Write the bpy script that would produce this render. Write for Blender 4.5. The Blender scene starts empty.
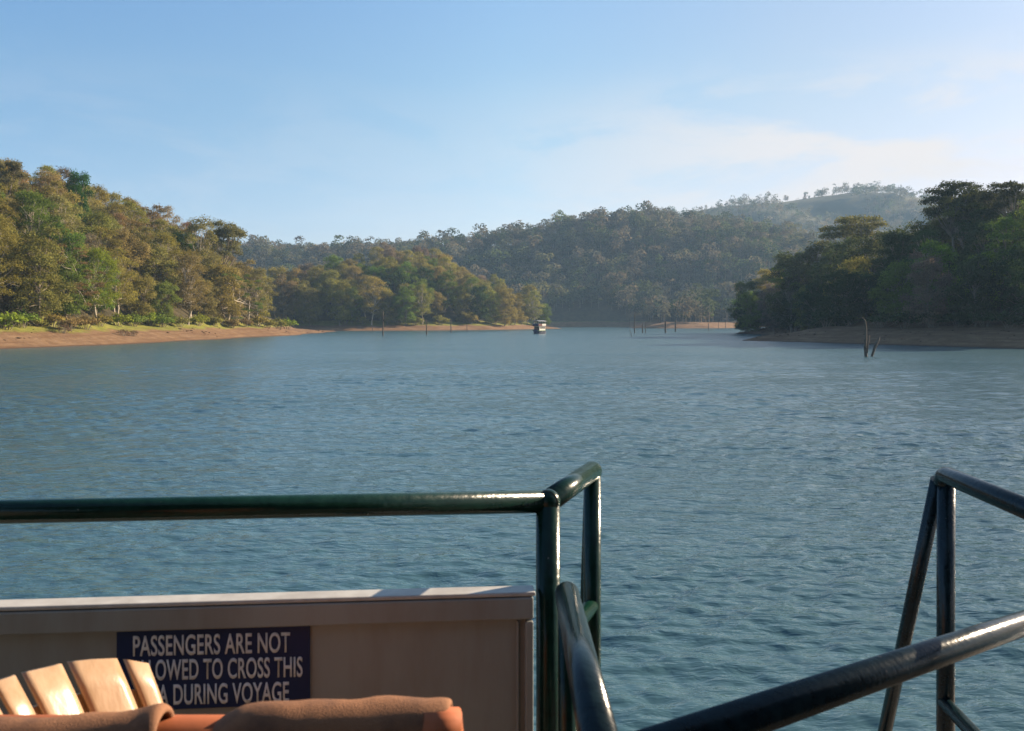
import bpy, math, random
import numpy as np
from mathutils import Vector

# ------------------------------------------------------------------ camera, sky, sun, exposure
S = bpy.context.scene
COL = S.collection
R = math.radians
EYE = 4.75                      # eye above the water
F = 850.0                       # focal length in photo pixels
HY = 322.0                      # horizon row
SUN_AZ, SUN_EL = 60.0, 23.0     # clockwise from the view direction (+Y)

cam = bpy.data.cameras.new('camera')
camo = bpy.data.objects.new('camera', cam)
COL.objects.link(camo)
camo.location = (0, 0, EYE)
camo.rotation_euler = (R(90), 0, 0)
cam.sensor_width = 36.0
cam.lens = F / 1024 * 36
cam.shift_y = (HY - 365.5) / 1024
cam.clip_start = 0.05
cam.clip_end = 9000
cam.dof.use_dof = True
cam.dof.focus_distance = 40
cam.dof.aperture_fstop = 9.0
S.camera = camo

world = bpy.data.worlds.new('World')
S.world = world
world.use_nodes = True
wn, wl = world.node_tree.nodes, world.node_tree.links
wn.clear()
sky = wn.new('ShaderNodeTexSky')
sky.sky_type = 'NISHITA'
sky.sun_disc = False
sky.sun_elevation = R(SUN_EL)
sky.sun_rotation = R(SUN_AZ)
sky.altitude = 900
sky.air_density = 1.0
sky.dust_density = 1.2
sky.ozone_density = 3.0
bg = wn.new('ShaderNodeBackground')
bg.inputs['Strength'].default_value = 0.069
wout = wn.new('ShaderNodeOutputWorld')
# thin clouds: streaky noise on the sky direction, only low and to the right
tc = wn.new('ShaderNodeTexCoord')
mp = wn.new('ShaderNodeMapping'); mp.inputs['Scale'].default_value = (3.2, 3.2, 11.0)
wl.new(tc.outputs['Generated'], mp.inputs['Vector'])
nz = wn.new('ShaderNodeTexNoise'); nz.inputs['Scale'].default_value = 1.6
nz.inputs['Detail'].default_value = 9; nz.inputs['Roughness'].default_value = 0.6
nz.inputs['Distortion'].default_value = 0.35
wl.new(mp.outputs['Vector'], nz.inputs['Vector'])
sep = wn.new('ShaderNodeSeparateXYZ'); wl.new(tc.outputs['Generated'], sep.inputs[0])


def wmap(sock, a, b, c=0.0, d=1.0):
    m = wn.new('ShaderNodeMapRange'); m.interpolation_type = 'SMOOTHSTEP'
    m.inputs[1].default_value, m.inputs[2].default_value = a, b
    m.inputs[3].default_value, m.inputs[4].default_value = c, d
    wl.new(sock, m.inputs[0]); return m.outputs[0]


def wmath(op, a, b):
    m = wn.new('ShaderNodeMath'); m.operation = op
    for i, v in enumerate((a, b)):
        if isinstance(v, (int, float)): m.inputs[i].default_value = v
        else: wl.new(v, m.inputs[i])
    return m.outputs[0]


n1 = wmap(nz.outputs['Fac'], 0.39, 0.58)
lowz = wmap(sep.outputs['Z'], 0.20, 0.30, 1.0, 0.0)
right = wmap(sep.outputs['X'], -0.10, 0.45, 0.10, 1.0)
mask = wmath('MULTIPLY', wmath('MULTIPLY', n1, lowz), wmath('MULTIPLY', right, 1.0))
mix = wn.new('ShaderNodeMix'); mix.data_type = 'RGBA'
wl.new(mask, mix.inputs[0])
mix.inputs[7].default_value = (5.0, 4.62, 4.45, 1)


def wramp(sock, a, b, stops):
    m = wn.new('ShaderNodeMapRange'); m.inputs[1].default_value, m.inputs[2].default_value = a, b
    wl.new(sock, m.inputs[0])
    r = wn.new('ShaderNodeValToRGB'); e = r.color_ramp.elements
    while len(e) < len(stops): e.new(0.5)
    for el, (p, c) in zip(e, stops): el.position = (p - a) / (b - a); el.color = (*c, 1)
    wl.new(m.outputs[0], r.inputs[0]); return r.outputs[0]


# colour balance of the hazy afternoon air: bluer away from the sun, paler towards it and low down
tx = wramp(sep.outputs['X'], -0.6, 0.6, [(-0.5, (0.82, 1.05, 1.12)), (0.0, (1.13, 1.17, 1.05)), (0.3, (1.10, 0.98, 0.84)), (0.5, (0.95, 0.86, 0.78))])
tz = wramp(sep.outputs['Z'], 0.0, 0.5, [(0.10, (1.03, 0.78, 0.76)), (0.20, (1.0, 0.88, 0.82)), (0.26, (1.0, 0.94, 0.88)), (0.35, (1.0, 1.0, 1.0))])
v1 = wn.new('ShaderNodeVectorMath'); v1.operation = 'MULTIPLY'; wl.new(tx, v1.inputs[0]); wl.new(tz, v1.inputs[1])
v2 = wn.new('ShaderNodeVectorMath'); v2.operation = 'MULTIPLY'; wl.new(v1.outputs[0], v2.inputs[0]); wl.new(sky.outputs['Color'], v2.inputs[1])
wl.new(v2.outputs[0], mix.inputs[6])
wl.new(mix.outputs[2], bg.inputs['Color'])
wl.new(bg.outputs[0], wout.inputs['Surface'])

sun = bpy.data.lights.new('sun', 'SUN')
suno = bpy.data.objects.new('sun', sun)
COL.objects.link(suno)
sun.energy = 5.0
sun.angle = R(0.53)
sun.color = (1.0, 0.80, 0.58)
_d = Vector((math.sin(R(SUN_AZ)) * math.cos(R(SUN_EL)), math.cos(R(SUN_AZ)) * math.cos(R(SUN_EL)), math.sin(R(SUN_EL))))
suno.rotation_euler = _d.to_track_quat('Z', 'Y').to_euler()
suno.location = (60, 0, 60)

S.view_settings.view_transform = 'Standard'
S.view_settings.look = 'None'
S.view_settings.gamma = 1
S.view_settings.use_curve_mapping = False
S.view_settings.exposure = 1.40
cy = S.cycles
cy.use_denoising = True
cy.denoising_prefilter = 'ACCURATE'
cy.max_bounces = 5
cy.diffuse_bounces = 2
cy.glossy_bounces = 3
cy.transmission_bounces = 2
cy.transparent_max_bounces = 4
cy.volume_bounces = 1
cy.caustics_reflective = False
cy.caustics_refractive = False
cy.sample_clamp_indirect = 6

rng = np.random.default_rng(7)
random.seed(7)


def at(px, py, Y):
    """photo pixel + depth -> point in the world"""
    return Vector(((px - 512) / F * Y, Y, EYE - (py - HY) / F * Y))


# ------------------------------------------------------------------ helpers
def tag(o, label=None, cat=None, group=None, kind=None):
    if label: o['label'] = label
    if cat: o['category'] = cat
    if group: o['group'] = group
    if kind: o['kind'] = kind
    return o


def empty(name, loc, label=None, cat=None, group=None, rz=0.0):
    o = bpy.data.objects.new(name, None)
    o.empty_display_size = 0.3
    COL.objects.link(o)
    o.location = loc
    o.rotation_euler = (0, 0, rz)
    return tag(o, label, cat, group)


def mesh_np(name, verts, faces, mat, parent=None, smooth=False, attr=None, colattr=None):
    """verts (n,3); faces (m,k) with one k"""
    verts = np.asarray(verts, dtype=np.float32); faces = np.asarray(faces, dtype=np.int32)
    me = bpy.data.meshes.new(name)
    m, k = faces.shape
    me.vertices.add(len(verts)); me.vertices.foreach_set('co', verts.ravel())
    me.loops.add(m * k); me.loops.foreach_set('vertex_index', faces.ravel())
    me.polygons.add(m); me.polygons.foreach_set('loop_start', np.arange(0, m * k, k, dtype=np.int32))
    if smooth: me.polygons.foreach_set('use_smooth', np.ones(m, dtype=bool))
    me.update(calc_edges=True)
    if attr is not None:
        a = me.attributes.new('v', 'FLOAT', 'FACE'); a.data.foreach_set('value', np.asarray(attr, dtype=np.float32))
    if colattr is not None:
        a = me.attributes.new('c', 'FLOAT_COLOR', 'FACE')
        c4 = np.ones((m, 4), dtype=np.float32); c4[:, :3] = colattr
        a.data.foreach_set('color', c4.ravel())
    if mat: me.materials.append(mat)
    o = bpy.data.objects.new(name, me)
    COL.objects.link(o)
    if parent: o.parent = parent
    return o


class MB:
    """collects boxes, tubes and prisms of one mesh"""
    def __init__(s): s.v = []; s.f = []

    def poly(s, pts, faces):
        b = len(s.v); s.v += [tuple(p) for p in pts]; s.f += [tuple(b + i for i in f) for f in faces]; return s

    def box(s, c, d, ax=None):
        c = Vector(c); X, Y, Z = ax or (Vector((1, 0, 0)), Vector((0, 1, 0)), Vector((0, 0, 1)))
        p = [c + X * (d[0] / 2 * i) + Y * (d[1] / 2 * j) + Z * (d[2] / 2 * k)
             for i in (-1, 1) for j in (-1, 1) for k in (-1, 1)]
        return s.poly(p, [(0, 1, 3, 2), (4, 6, 7, 5), (0, 4, 5, 1), (2, 3, 7, 6), (0, 2, 6, 4), (1, 5, 7, 3)])

    def tube(s, pts, rad, n=8, cap=True):
        pts = [Vector(p) for p in pts]
        if not hasattr(rad, '__len__'): rad = [rad] * len(pts)
        b = len(s.v); up = None
        for i, p in enumerate(pts):
            t = (pts[min(i + 1, len(pts) - 1)] - pts[max(i - 1, 0)]).normalized()
            if up is None: up = Vector((0, 0, 1)) if abs(t.z) < 0.9 else Vector((0, 1, 0))
            u = t.cross(up)
            if u.length < 1e-4: u = t.cross(Vector((1, 0.1, 0)))
            u.normalize(); w = u.cross(t).normalized(); up = w
            for k in range(n):
                a = 2 * math.pi * k / n
                s.v.append(tuple(p + (u * math.cos(a) + w * math.sin(a)) * rad[i]))
        for i in range(len(pts) - 1):
            for k in range(n):
                k2 = (k + 1) % n
                s.f.append((b + i * n + k, b + i * n + k2, b + (i + 1) * n + k2, b + (i + 1) * n + k))
        if cap:
            s.f.append(tuple(b + k for k in reversed(range(n))))
            s.f.append(tuple(b + (len(pts) - 1) * n + k for k in range(n)))
        return s

    def build(s, name, mat, parent=None, smooth=False, bevel=0.0, seg=2):
        me = bpy.data.meshes.new(name)
        me.from_pydata(s.v, [], s.f)
        me.validate(); me.update()
        import bmesh
        bm = bmesh.new(); bm.from_mesh(me)
        bmesh.ops.recalc_face_normals(bm, faces=bm.faces)
        bm.to_mesh(me); bm.free()
        if smooth:
            for p in me.polygons: p.use_smooth = len(p.vertices) <= 4
        me.materials.append(mat)
        o = bpy.data.objects.new(name, me)
        COL.objects.link(o)
        if parent:
            o.parent = parent
        if bevel:
            m = o.modifiers.new('bevel', 'BEVEL'); m.width = bevel; m.segments = seg; m.limit_method = 'ANGLE'
        return o


def round_path(pts, r=0.05, n=5):
    """polyline with its inner corners rounded"""
    pts = [Vector(p) for p in pts]; out = [pts[0]]
    for i in range(1, len(pts) - 1):
        a, b, c = pts[i - 1], pts[i], pts[i + 1]
        d1, d2 = (a - b).normalized(), (c - b).normalized()
        p0, p2 = b + d1 * r, b + d2 * r
        for k in range(n + 1):
            t = k / n
            out.append(p0 * (1 - t) ** 2 + b * 2 * t * (1 - t) + p2 * t * t)
    out.append(pts[-1]); return out


# ------------------------------------------------------------------ materials
def mat(name, col, rough=0.5, spec=0.5, noise=0.0, nscale=8.0, bump=0.0, bscale=40.0, col2=None, metallic=0.0,
        coat=0.0, stretch=(1, 1, 1), lo=0.35, hi=0.65, chips=None):
    m = bpy.data.materials.new(name); m.use_nodes = True
    n, l = m.node_tree.nodes, m.node_tree.links
    b = n['Principled BSDF']
    b.inputs['Base Color'].default_value = (*col, 1)
    b.inputs['Roughness'].default_value = rough
    b.inputs['Specular IOR Level'].default_value = spec
    b.inputs['Metallic'].default_value = metallic
    b.inputs['Coat Weight'].default_value = coat
    t = n.new('ShaderNodeTexCoord')
    mpn = n.new('ShaderNodeMapping'); mpn.inputs['Scale'].default_value = stretch
    l.new(t.outputs['Object'], mpn.inputs['Vector'])
    if col2 is not None:
        x = n.new('ShaderNodeTexNoise'); x.inputs['Scale'].default_value = nscale; x.inputs['Detail'].default_value = 8
        x.inputs['Roughness'].default_value = 0.65
        l.new(mpn.outputs['Vector'], x.inputs['Vector'])
        r = n.new('ShaderNodeMapRange'); r.inputs[1].default_value = lo; r.inputs[2].default_value = hi
        l.new(x.outputs['Fac'], r.inputs[0])
        k = n.new('ShaderNodeMix'); k.data_type = 'RGBA'
        l.new(r.outputs[0], k.inputs[0])
        k.inputs[6].default_value = (*col, 1); k.inputs[7].default_value = (*col2, 1)
        l.new(k.outputs[2], b.inputs['Base Color'])
        if noise:
            r2 = n.new('ShaderNodeMapRange'); r2.inputs[3].default_value = rough - noise; r2.inputs[4].default_value = rough + noise
            l.new(x.outputs['Fac'], r2.inputs[0]); l.new(r2.outputs[0], b.inputs['Roughness'])
    if chips:
        x = n.new('ShaderNodeTexNoise'); x.inputs['Scale'].default_value = 55; x.inputs['Detail'].default_value = 4
        l.new(t.outputs['Object'], x.inputs['Vector'])
        y = n.new('ShaderNodeTexNoise'); y.inputs['Scale'].default_value = 4; l.new(t.outputs['Object'], y.inputs['Vector'])
        a = n.new('ShaderNodeMath'); a.operation = 'MULTIPLY_ADD'; a.inputs[1].default_value = 0.30
        l.new(y.outputs['Fac'], a.inputs[0]); l.new(x.outputs['Fac'], a.inputs[2])
        r = n.new('ShaderNodeMapRange'); r.inputs[1].default_value = 0.885; r.inputs[2].default_value = 0.93
        l.new(a.outputs[0], r.inputs[0])
        k2 = n.new('ShaderNodeMix'); k2.data_type = 'RGBA'; l.new(r.outputs[0], k2.inputs[0])
        l.new(k.outputs[2], k2.inputs[6]); k2.inputs[7].default_value = (*chips, 1)
        l.new(k2.outputs[2], b.inputs['Base Color'])
    if bump:
        x = n.new('ShaderNodeTexNoise'); x.inputs['Scale'].default_value = bscale; x.inputs['Detail'].default_value = 6
        l.new(mpn.outputs['Vector'], x.inputs['Vector'])
        bu = n.new('ShaderNodeBump'); bu.inputs['Strength'].default_value = bump; bu.inputs['Distance'].default_value = 0.01
        l.new(x.outputs['Fac'], bu.inputs['Height']); l.new(bu.outputs['Normal'], b.inputs['Normal'])
    return m


def leaf_material(name, use_attr_color=False, transl=0.4):
    m = bpy.data.materials.new(name); m.use_nodes = True
    n, l = m.node_tree.nodes, m.node_tree.links
    n.clear()
    out = n.new('ShaderNodeOutputMaterial')
    a = n.new('ShaderNodeAttribute'); a.attribute_name = 'v'
    r = n.new('ShaderNodeMapRange'); r.inputs[3].default_value = 0.72; r.inputs[4].default_value = 1.9
    l.new(a.outputs['Fac'], r.inputs[0])
    if use_attr_color:
        c = n.new('ShaderNodeAttribute'); c.attribute_name = 'c'; csock = c.outputs['Color']
    else:
        c = n.new('ShaderNodeObjectInfo'); csock = c.outputs['Color']
    mu = n.new('ShaderNodeVectorMath'); mu.operation = 'SCALE'
    l.new(csock, mu.inputs[0]); l.new(r.outputs[0], mu.inputs['Scale'])
    d = n.new('ShaderNodeBsdfDiffuse'); l.new(mu.outputs[0], d.inputs['Color'])
    t = n.new('ShaderNodeBsdfTranslucent'); l.new(mu.outputs[0], t.inputs['Color'])
    x = n.new('ShaderNodeMixShader'); x.inputs[0].default_value = transl
    l.new(d.outputs[0], x.inputs[1]); l.new(t.outputs[0], x.inputs[2])
    l.new(x.outputs[0], out.inputs['Surface'])
    return m


M = {}
M['leaf'] = leaf_material('foliage')
M['forest'] = leaf_material('far_foliage', True)
M['bark'] = mat('bark', (0.16, 0.125, 0.09), 0.9, 0.2, col2=(0.30, 0.26, 0.20), nscale=0.6)
M['pale_bark'] = mat('pale_bark', (0.34, 0.29, 0.22), 0.9, 0.2, col2=(0.46, 0.41, 0.33), nscale=0.6)
M['deadwood'] = mat('dead_wood', (0.055, 0.045, 0.038), 0.9, 0.2, col2=(0.16, 0.13, 0.10), nscale=1.2)
M['rail_green'] = mat('green_rail_paint', (0.002, 0.016, 0.011), 0.22, 0.30, col2=(0.005, 0.028, 0.020), nscale=26, noise=0.08, bump=0.10, bscale=60, chips=(0.20, 0.22, 0.20))
M['rail_blue'] = mat('dark_rail_paint', (0.003, 0.010, 0.013), 0.22, 0.38, col2=(0.008, 0.022, 0.027), nscale=30, noise=0.10, bump=0.12, bscale=70, chips=(0.12, 0.10, 0.08))
M['panel'] = mat('cream_panel_paint', (0.268, 0.280, 0.262), 0.45, 0.4, col2=(0.215, 0.20, 0.178), nscale=7, stretch=(1, 1, 0.22), bump=0.05, bscale=30, lo=0.42, hi=0.72)
M['lit_lip'] = mat('lit_ledge_paint', (0.50, 0.49, 0.46), 0.45, 0.4, col2=(0.38, 0.36, 0.33), nscale=12, stretch=(1, 1, 1))  # ledge paler than the panel: light on its top put into the colour
M['navy'] = mat('navy_sign_paint', (0.003, 0.015, 0.066), 0.45, 0.3, col2=(0.005, 0.020, 0.080), nscale=9)
M['white'] = mat('white_lettering', (0.72, 0.72, 0.72), 0.5, 0.3, col2=(0.60, 0.60, 0.60), nscale=30)
M['chair'] = mat('cream_chair_wood', (0.47, 0.32, 0.20), 0.33, 0.5, col2=(0.36, 0.23, 0.13), nscale=5, stretch=(6, 6, 0.8), bump=0.06, bscale=20)
M['orange'] = mat('orange_vinyl', (0.40, 0.125, 0.055), 0.7, 0.25, col2=(0.36, 0.11, 0.045), nscale=7, bump=0.1, bscale=25)
M['cloth'] = mat('faded_orange_cloth', (0.30, 0.150, 0.082), 0.85, 0.15, col2=(0.17, 0.092, 0.060), nscale=7, bump=0.25, bscale=420, lo=0.42, hi=0.58)
M['deck'] = mat('deck_paint', (0.15, 0.145, 0.13), 0.6, 0.3, col2=(0.11, 0.105, 0.095), nscale=4)
M['hull'] = mat('hull_paint', (0.50, 0.50, 0.47), 0.45, 0.4, col2=(0.42, 0.41, 0.38), nscale=2)
M['shade_wall'] = mat('shade_wall_paint', (0.20, 0.19, 0.17), 0.7, 0.3, col2=(0.16, 0.15, 0.135), nscale=2)  # for the unseen roof and walls added as shade
M['boat_navy'] = mat('boat_navy_paint', (0.02, 0.025, 0.07), 0.5, 0.3, col2=(0.03, 0.03, 0.08), nscale=2)
M['boat_maroon'] = mat('boat_maroon_paint', (0.11, 0.025, 0.02), 0.5, 0.3, col2=(0.09, 0.02, 0.02), nscale=2)
M['boat_green'] = mat('boat_green_paint', (0.07, 0.17, 0.08), 0.5, 0.3, col2=(0.06, 0.14, 0.07), nscale=2)
M['boat_white'] = mat('boat_white_paint', (0.72, 0.70, 0.62), 0.5, 0.3, col2=(0.62, 0.6, 0.53), nscale=2)
M['boat_grey'] = mat('boat_roof_sheet', (0.30, 0.32, 0.33), 0.5, 0.4, col2=(0.24, 0.25, 0.26), nscale=2)
M['glass'] = mat('boat_glass', (0.02, 0.025, 0.03), 0.1, 0.6)


def terrain_material():
    m = bpy.data.materials.new('reservoir_bank_soil'); m.use_nodes = True
    n, l = m.node_tree.nodes, m.node_tree.links
    b = n['Principled BSDF']; b.inputs['Roughness'].default_value = 0.95; b.inputs['Specular IOR Level'].default_value = 0.1
    geo = n.new('ShaderNodeNewGeometry'); sp = n.new('ShaderNodeSeparateXYZ'); l.new(geo.outputs['Position'], sp.inputs[0])

    def noise(scale, detail, stretch=(1, 1, 1)):
        mm = n.new('ShaderNodeMapping'); mm.inputs['Scale'].default_value = stretch
        l.new(geo.outputs['Position'], mm.inputs['Vector'])
        x = n.new('ShaderNodeTexNoise'); x.inputs['Scale'].default_value = scale; x.inputs['Detail'].default_value = detail
        x.inputs['Roughness'].default_value = 0.65
        l.new(mm.outputs['Vector'], x.inputs['Vector']); return x.outputs['Fac']

    def rng_(s, a, c, smooth=True):
        r = n.new('ShaderNodeMapRange'); r.inputs[1].default_value = a; r.inputs[2].default_value = c
        if smooth: r.interpolation_type = 'SMOOTHSTEP'
        l.new(s, r.inputs[0]); return r.outputs[0]

    def mixc(f, a, c):
        k = n.new('ShaderNodeMix'); k.data_type = 'RGBA'; l.new(f, k.inputs[0])
        for s_, v in ((k.inputs[6], a), (k.inputs[7], c)):
            if isinstance(v, tuple): s_.default_value = (*v, 1)
            else: l.new(v, s_)
        return k.outputs[2]

    def mth(op, a, c):
        k = n.new('ShaderNodeMath'); k.operation = op
        for i, v in enumerate((a, c)):
            if isinstance(v, (int, float)): k.inputs[i].default_value = v
            else: l.new(v, k.inputs[i])
        return k.outputs[0]
    # red-brown soil with horizontal drawdown lines, grass on the top of the bank, litter in the forest
    soil = mixc(rng_(noise(0.35, 8), 0.35, 0.65), (0.155, 0.094, 0.052), (0.225, 0.145, 0.084))
    lines = noise(0.9, 4, (0.05, 0.05, 2.6))
    soil = mixc(mth('MULTIPLY', rng_(lines, 0.45, 0.62), 0.75), soil, (0.14, 0.08, 0.045))
    soil = mixc(rng_(noise(1.6, 3), 0.63, 0.70), soil, (0.10, 0.065, 0.045))
    hz = mth('ADD', sp.outputs['Z'], mth('MULTIPLY', mth('SUBTRACT', noise(0.10, 6), 0.5), 3.4))
    grass = mixc(rng_(noise(0.5, 6), 0.35, 0.65), (0.14, 0.155, 0.03), (0.22, 0.205, 0.05))
    dry = n.new('ShaderNodeMapRange'); dry.inputs[1].default_value = 10; dry.inputs[2].default_value = 45; dry.inputs[4].default_value = 2.2
    l.new(sp.outputs['X'], dry.inputs[0])          # the right bank stays bare
    c = mixc(rng_(mth('SUBTRACT', hz, dry.outputs[0]), 2.5, 3.1), soil, grass)
    litter = mixc(rng_(noise(0.25, 6), 0.35, 0.65), (0.045, 0.040, 0.022), (0.08, 0.065, 0.035))
    c = mixc(rng_(hz, 4.6, 5.8), c, litter)
    high = mixc(rng_(noise(0.012, 7), 0.38, 0.62), (0.040, 0.046, 0.022), (0.095, 0.088, 0.042))
    c = mixc(rng_(sp.outputs['Y'], 1150, 1300), c, high)
    c = mixc(rng_(sp.outputs['Z'], 0.35, 0.0), c, (0.09, 0.055, 0.035))     # wet strip at the waterline
    l.new(c, b.inputs['Base Color'])
    bu = n.new('ShaderNodeBump'); bu.inputs['Strength'].default_value = 0.6; bu.inputs['Distance'].default_value = 0.4
    l.new(noise(0.8, 8), bu.inputs['Height']); l.new(bu.outputs['Normal'], b.inputs['Normal'])
    return m


def water_material():
    m = bpy.data.materials.new('lake_water'); m.use_nodes = True
    n, l = m.node_tree.nodes, m.node_tree.links
    b = n['Principled BSDF']
    b.inputs['Base Color'].default_value = (0.044, 0.100, 0.122, 1)
    b.inputs['Roughness'].default_value = 0.04
    b.inputs['IOR'].default_value = 1.333
    geo = n.new('ShaderNodeNewGeometry')
    ln = n.new('ShaderNodeVectorMath'); ln.operation = 'LENGTH'; l.new(geo.outputs['Position'], ln.inputs[0])
    rf = n.new('ShaderNodeMapRange'); rf.inputs[1].default_value = 12; rf.inputs[2].default_value = 130
    rf.inputs[3].default_value = 0.06; rf.inputs[4].default_value = 0.22
    l.new(ln.outputs['Value'], rf.inputs[0]); l.new(rf.outputs[0], b.inputs['Roughness'])      # wind-ruffled farther out

    def noise(scale, detail, stretch, rough=0.55, dist=0.0):
        mm = n.new('ShaderNodeMapping'); mm.inputs['Scale'].default_value = stretch
        mm.inputs['Rotation'].default_value = (0, 0, R(8))
        l.new(geo.outputs['Position'], mm.inputs['Vector'])
        x = n.new('ShaderNodeTexNoise'); x.inputs['Scale'].default_value = scale; x.inputs['Detail'].default_value = detail
        x.inputs['Roughness'].default_value = rough; x.inputs['Distortion'].default_value = dist
        l.new(mm.outputs['Vector'], x.inputs['Vector']); return x.outputs['Fac']

    def mth(op, a, c):
        k = n.new('ShaderNodeMath'); k.operation = op
        for i, v in enumerate((a, c)):
            if isinstance(v, (int, float)): k.inputs[i].default_value = v
            else: l.new(v, k.inputs[i])
        return k.outputs[0]
    fine = noise(3.2, 3, (0.6, 1.5, 1), 0.6, 0.4)
    mid = noise(0.9, 3, (0.40, 1.5, 1), 0.55, 0.4)
    big = noise(0.035, 3, (0.6, 1.6, 1))
    gust = n.new('ShaderNodeMapRange'); gust.inputs[1].default_value = 0.3; gust.inputs[2].default_value = 0.7
    gust.inputs[3].default_value = 0.45; gust.inputs[4].default_value = 1.45
    l.new(big, gust.inputs[0])
    h = mth('ADD', mth('MULTIPLY', fine, 0.056), mth('MULTIPLY', mid, 0.11))
    h = mth('MULTIPLY', h, gust.outputs[0])
    bu = n.new('ShaderNodeBump'); bu.inputs['Strength'].default_value = 1.0; bu.inputs['Distance'].default_value = 1.0
    l.new(h, bu.inputs['Height']); l.new(bu.outputs['Normal'], b.inputs['Normal'])
    return m


M['clod'] = mat('clod_earth', (0.075, 0.05, 0.035), 0.95, 0.1, col2=(0.16, 0.11, 0.07), nscale=0.7)
M['soil'] = terrain_material()
M['water'] = water_material()


# ------------------------------------------------------------------ value noise for the terrain
def vnoise(x, y, seed, scale):
    r = np.random.default_rng(seed); g = r.random((64, 64))
    x = x / scale + 1000; y = y / scale + 1000
    xi, yi = np.floor(x).astype(int), np.floor(y).astype(int)
    fx, fy = x - xi, y - yi
    fx = fx * fx * (3 - 2 * fx); fy = fy * fy * (3 - 2 * fy)
    a = g[xi % 64, yi % 64]; b = g[(xi + 1) % 64, yi % 64]; c = g[xi % 64, (yi + 1) % 64]; d = g[(xi + 1) % 64, (yi + 1) % 64]
    return (a * (1 - fx) + b * fx) * (1 - fy) + (c * (1 - fx) + d * fx) * fy - 0.5


def fbm(x, y, seed, scale, octv=4):
    s = 0
    for o in range(octv): s = s + vnoise(x, y, seed + o, scale / 2 ** o) / 2 ** o
    return s


def sdist(x, y, poly):
    """signed distance to a polygon, positive inside"""
    P = np.asarray(poly, dtype=float); d = np.full(x.shape, 1e9); ins = np.zeros(x.shape, bool)
    for i in range(len(P)):
        a, b = P[i], P[(i + 1) % len(P)]
        e = b - a; wx, wy = x - a[0], y - a[1]
        t = np.clip((wx * e[0] + wy * e[1]) / (e @ e), 0, 1)
        d = np.minimum(d, np.hypot(wx - e[0] * t, wy - e[1] * t))
        c = (a[1] <= y) != (b[1] <= y)
        with np.errstate(divide='ignore', invalid='ignore'):
            xx = a[0] + (y - a[1]) / (e[1] if e[1] else 1e-9) * e[0]
        ins ^= c & (x < xx)
    return np.where(ins, d, -d)


def sstep(a, b, x):
    t = np.clip((x - a) / (b - a), 0, 1); return t * t * (3 - 2 * t)


SHORE_L = [(-88, 60), (-90, 110), (-88.5, 147), (-85.6, 161), (-83, 175), (-82.8, 212), (-80.6, 252), (-77, 299), (-83, 367), (-87, 425),
           (-100, 432), (-122, 405), (-150, 440), (-420, 470), (-700, 300), (-700, 60)]
SHORE_P = [(-150, 440), (-120, 445), (-96, 449), (-65, 462), (-40, 475), (-7, 505), (15, 558), (35, 600), (26, 620), (-10, 660), (-60, 720),
           (-200, 780), (-500, 760), (-500, 500), (-300, 450)]
SHORE_R = [(210, 60), (130, 105), (97, 135), (90, 150), (83, 165), (80, 175), (74, 188), (68, 202), (57.5, 217), (66, 228), (82, 246), (92, 275),
           (96, 310), (91, 345), (95, 366), (112, 385), (150, 430), (260, 520), (700, 600), (700, 60)]
SHORE_F = [(-700, 840), (-200, 830), (0, 812), (90, 800), (128, 720), (92, 668), (100, 642), (128, 628), (152, 634), (178, 660), (186, 730),
           (240, 790), (420, 800), (900, 840), (1500, 900), (1500, 2500), (-1500, 2500), (-1500, 840)]

fx_px = np.array([60, 200, 270, 330, 400, 450, 480, 530, 570, 620, 680, 730, 780, 830, 900, 1100])
fx_py = np.array([252, 250, 250, 250, 247, 244, 241, 233, 226, 223, 222, 224, 233, 246, 270, 300])
FH_X = (fx_px - 512) / F * 1080
FH_H = (HY - fx_py) / F * 1080 + EYE - 18
mx_px = np.array([200, 500, 600, 680, 720, 780, 830, 855, 880, 918, 960, 1100])
mx_py = np.array([264, 248, 229, 217, 210, 206, 199, 195, 200, 211, 225, 243])
MH_X = (mx_px - 512) / F * 2000
MH_H = (HY - mx_py) / F * 2000 + EYE


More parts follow.
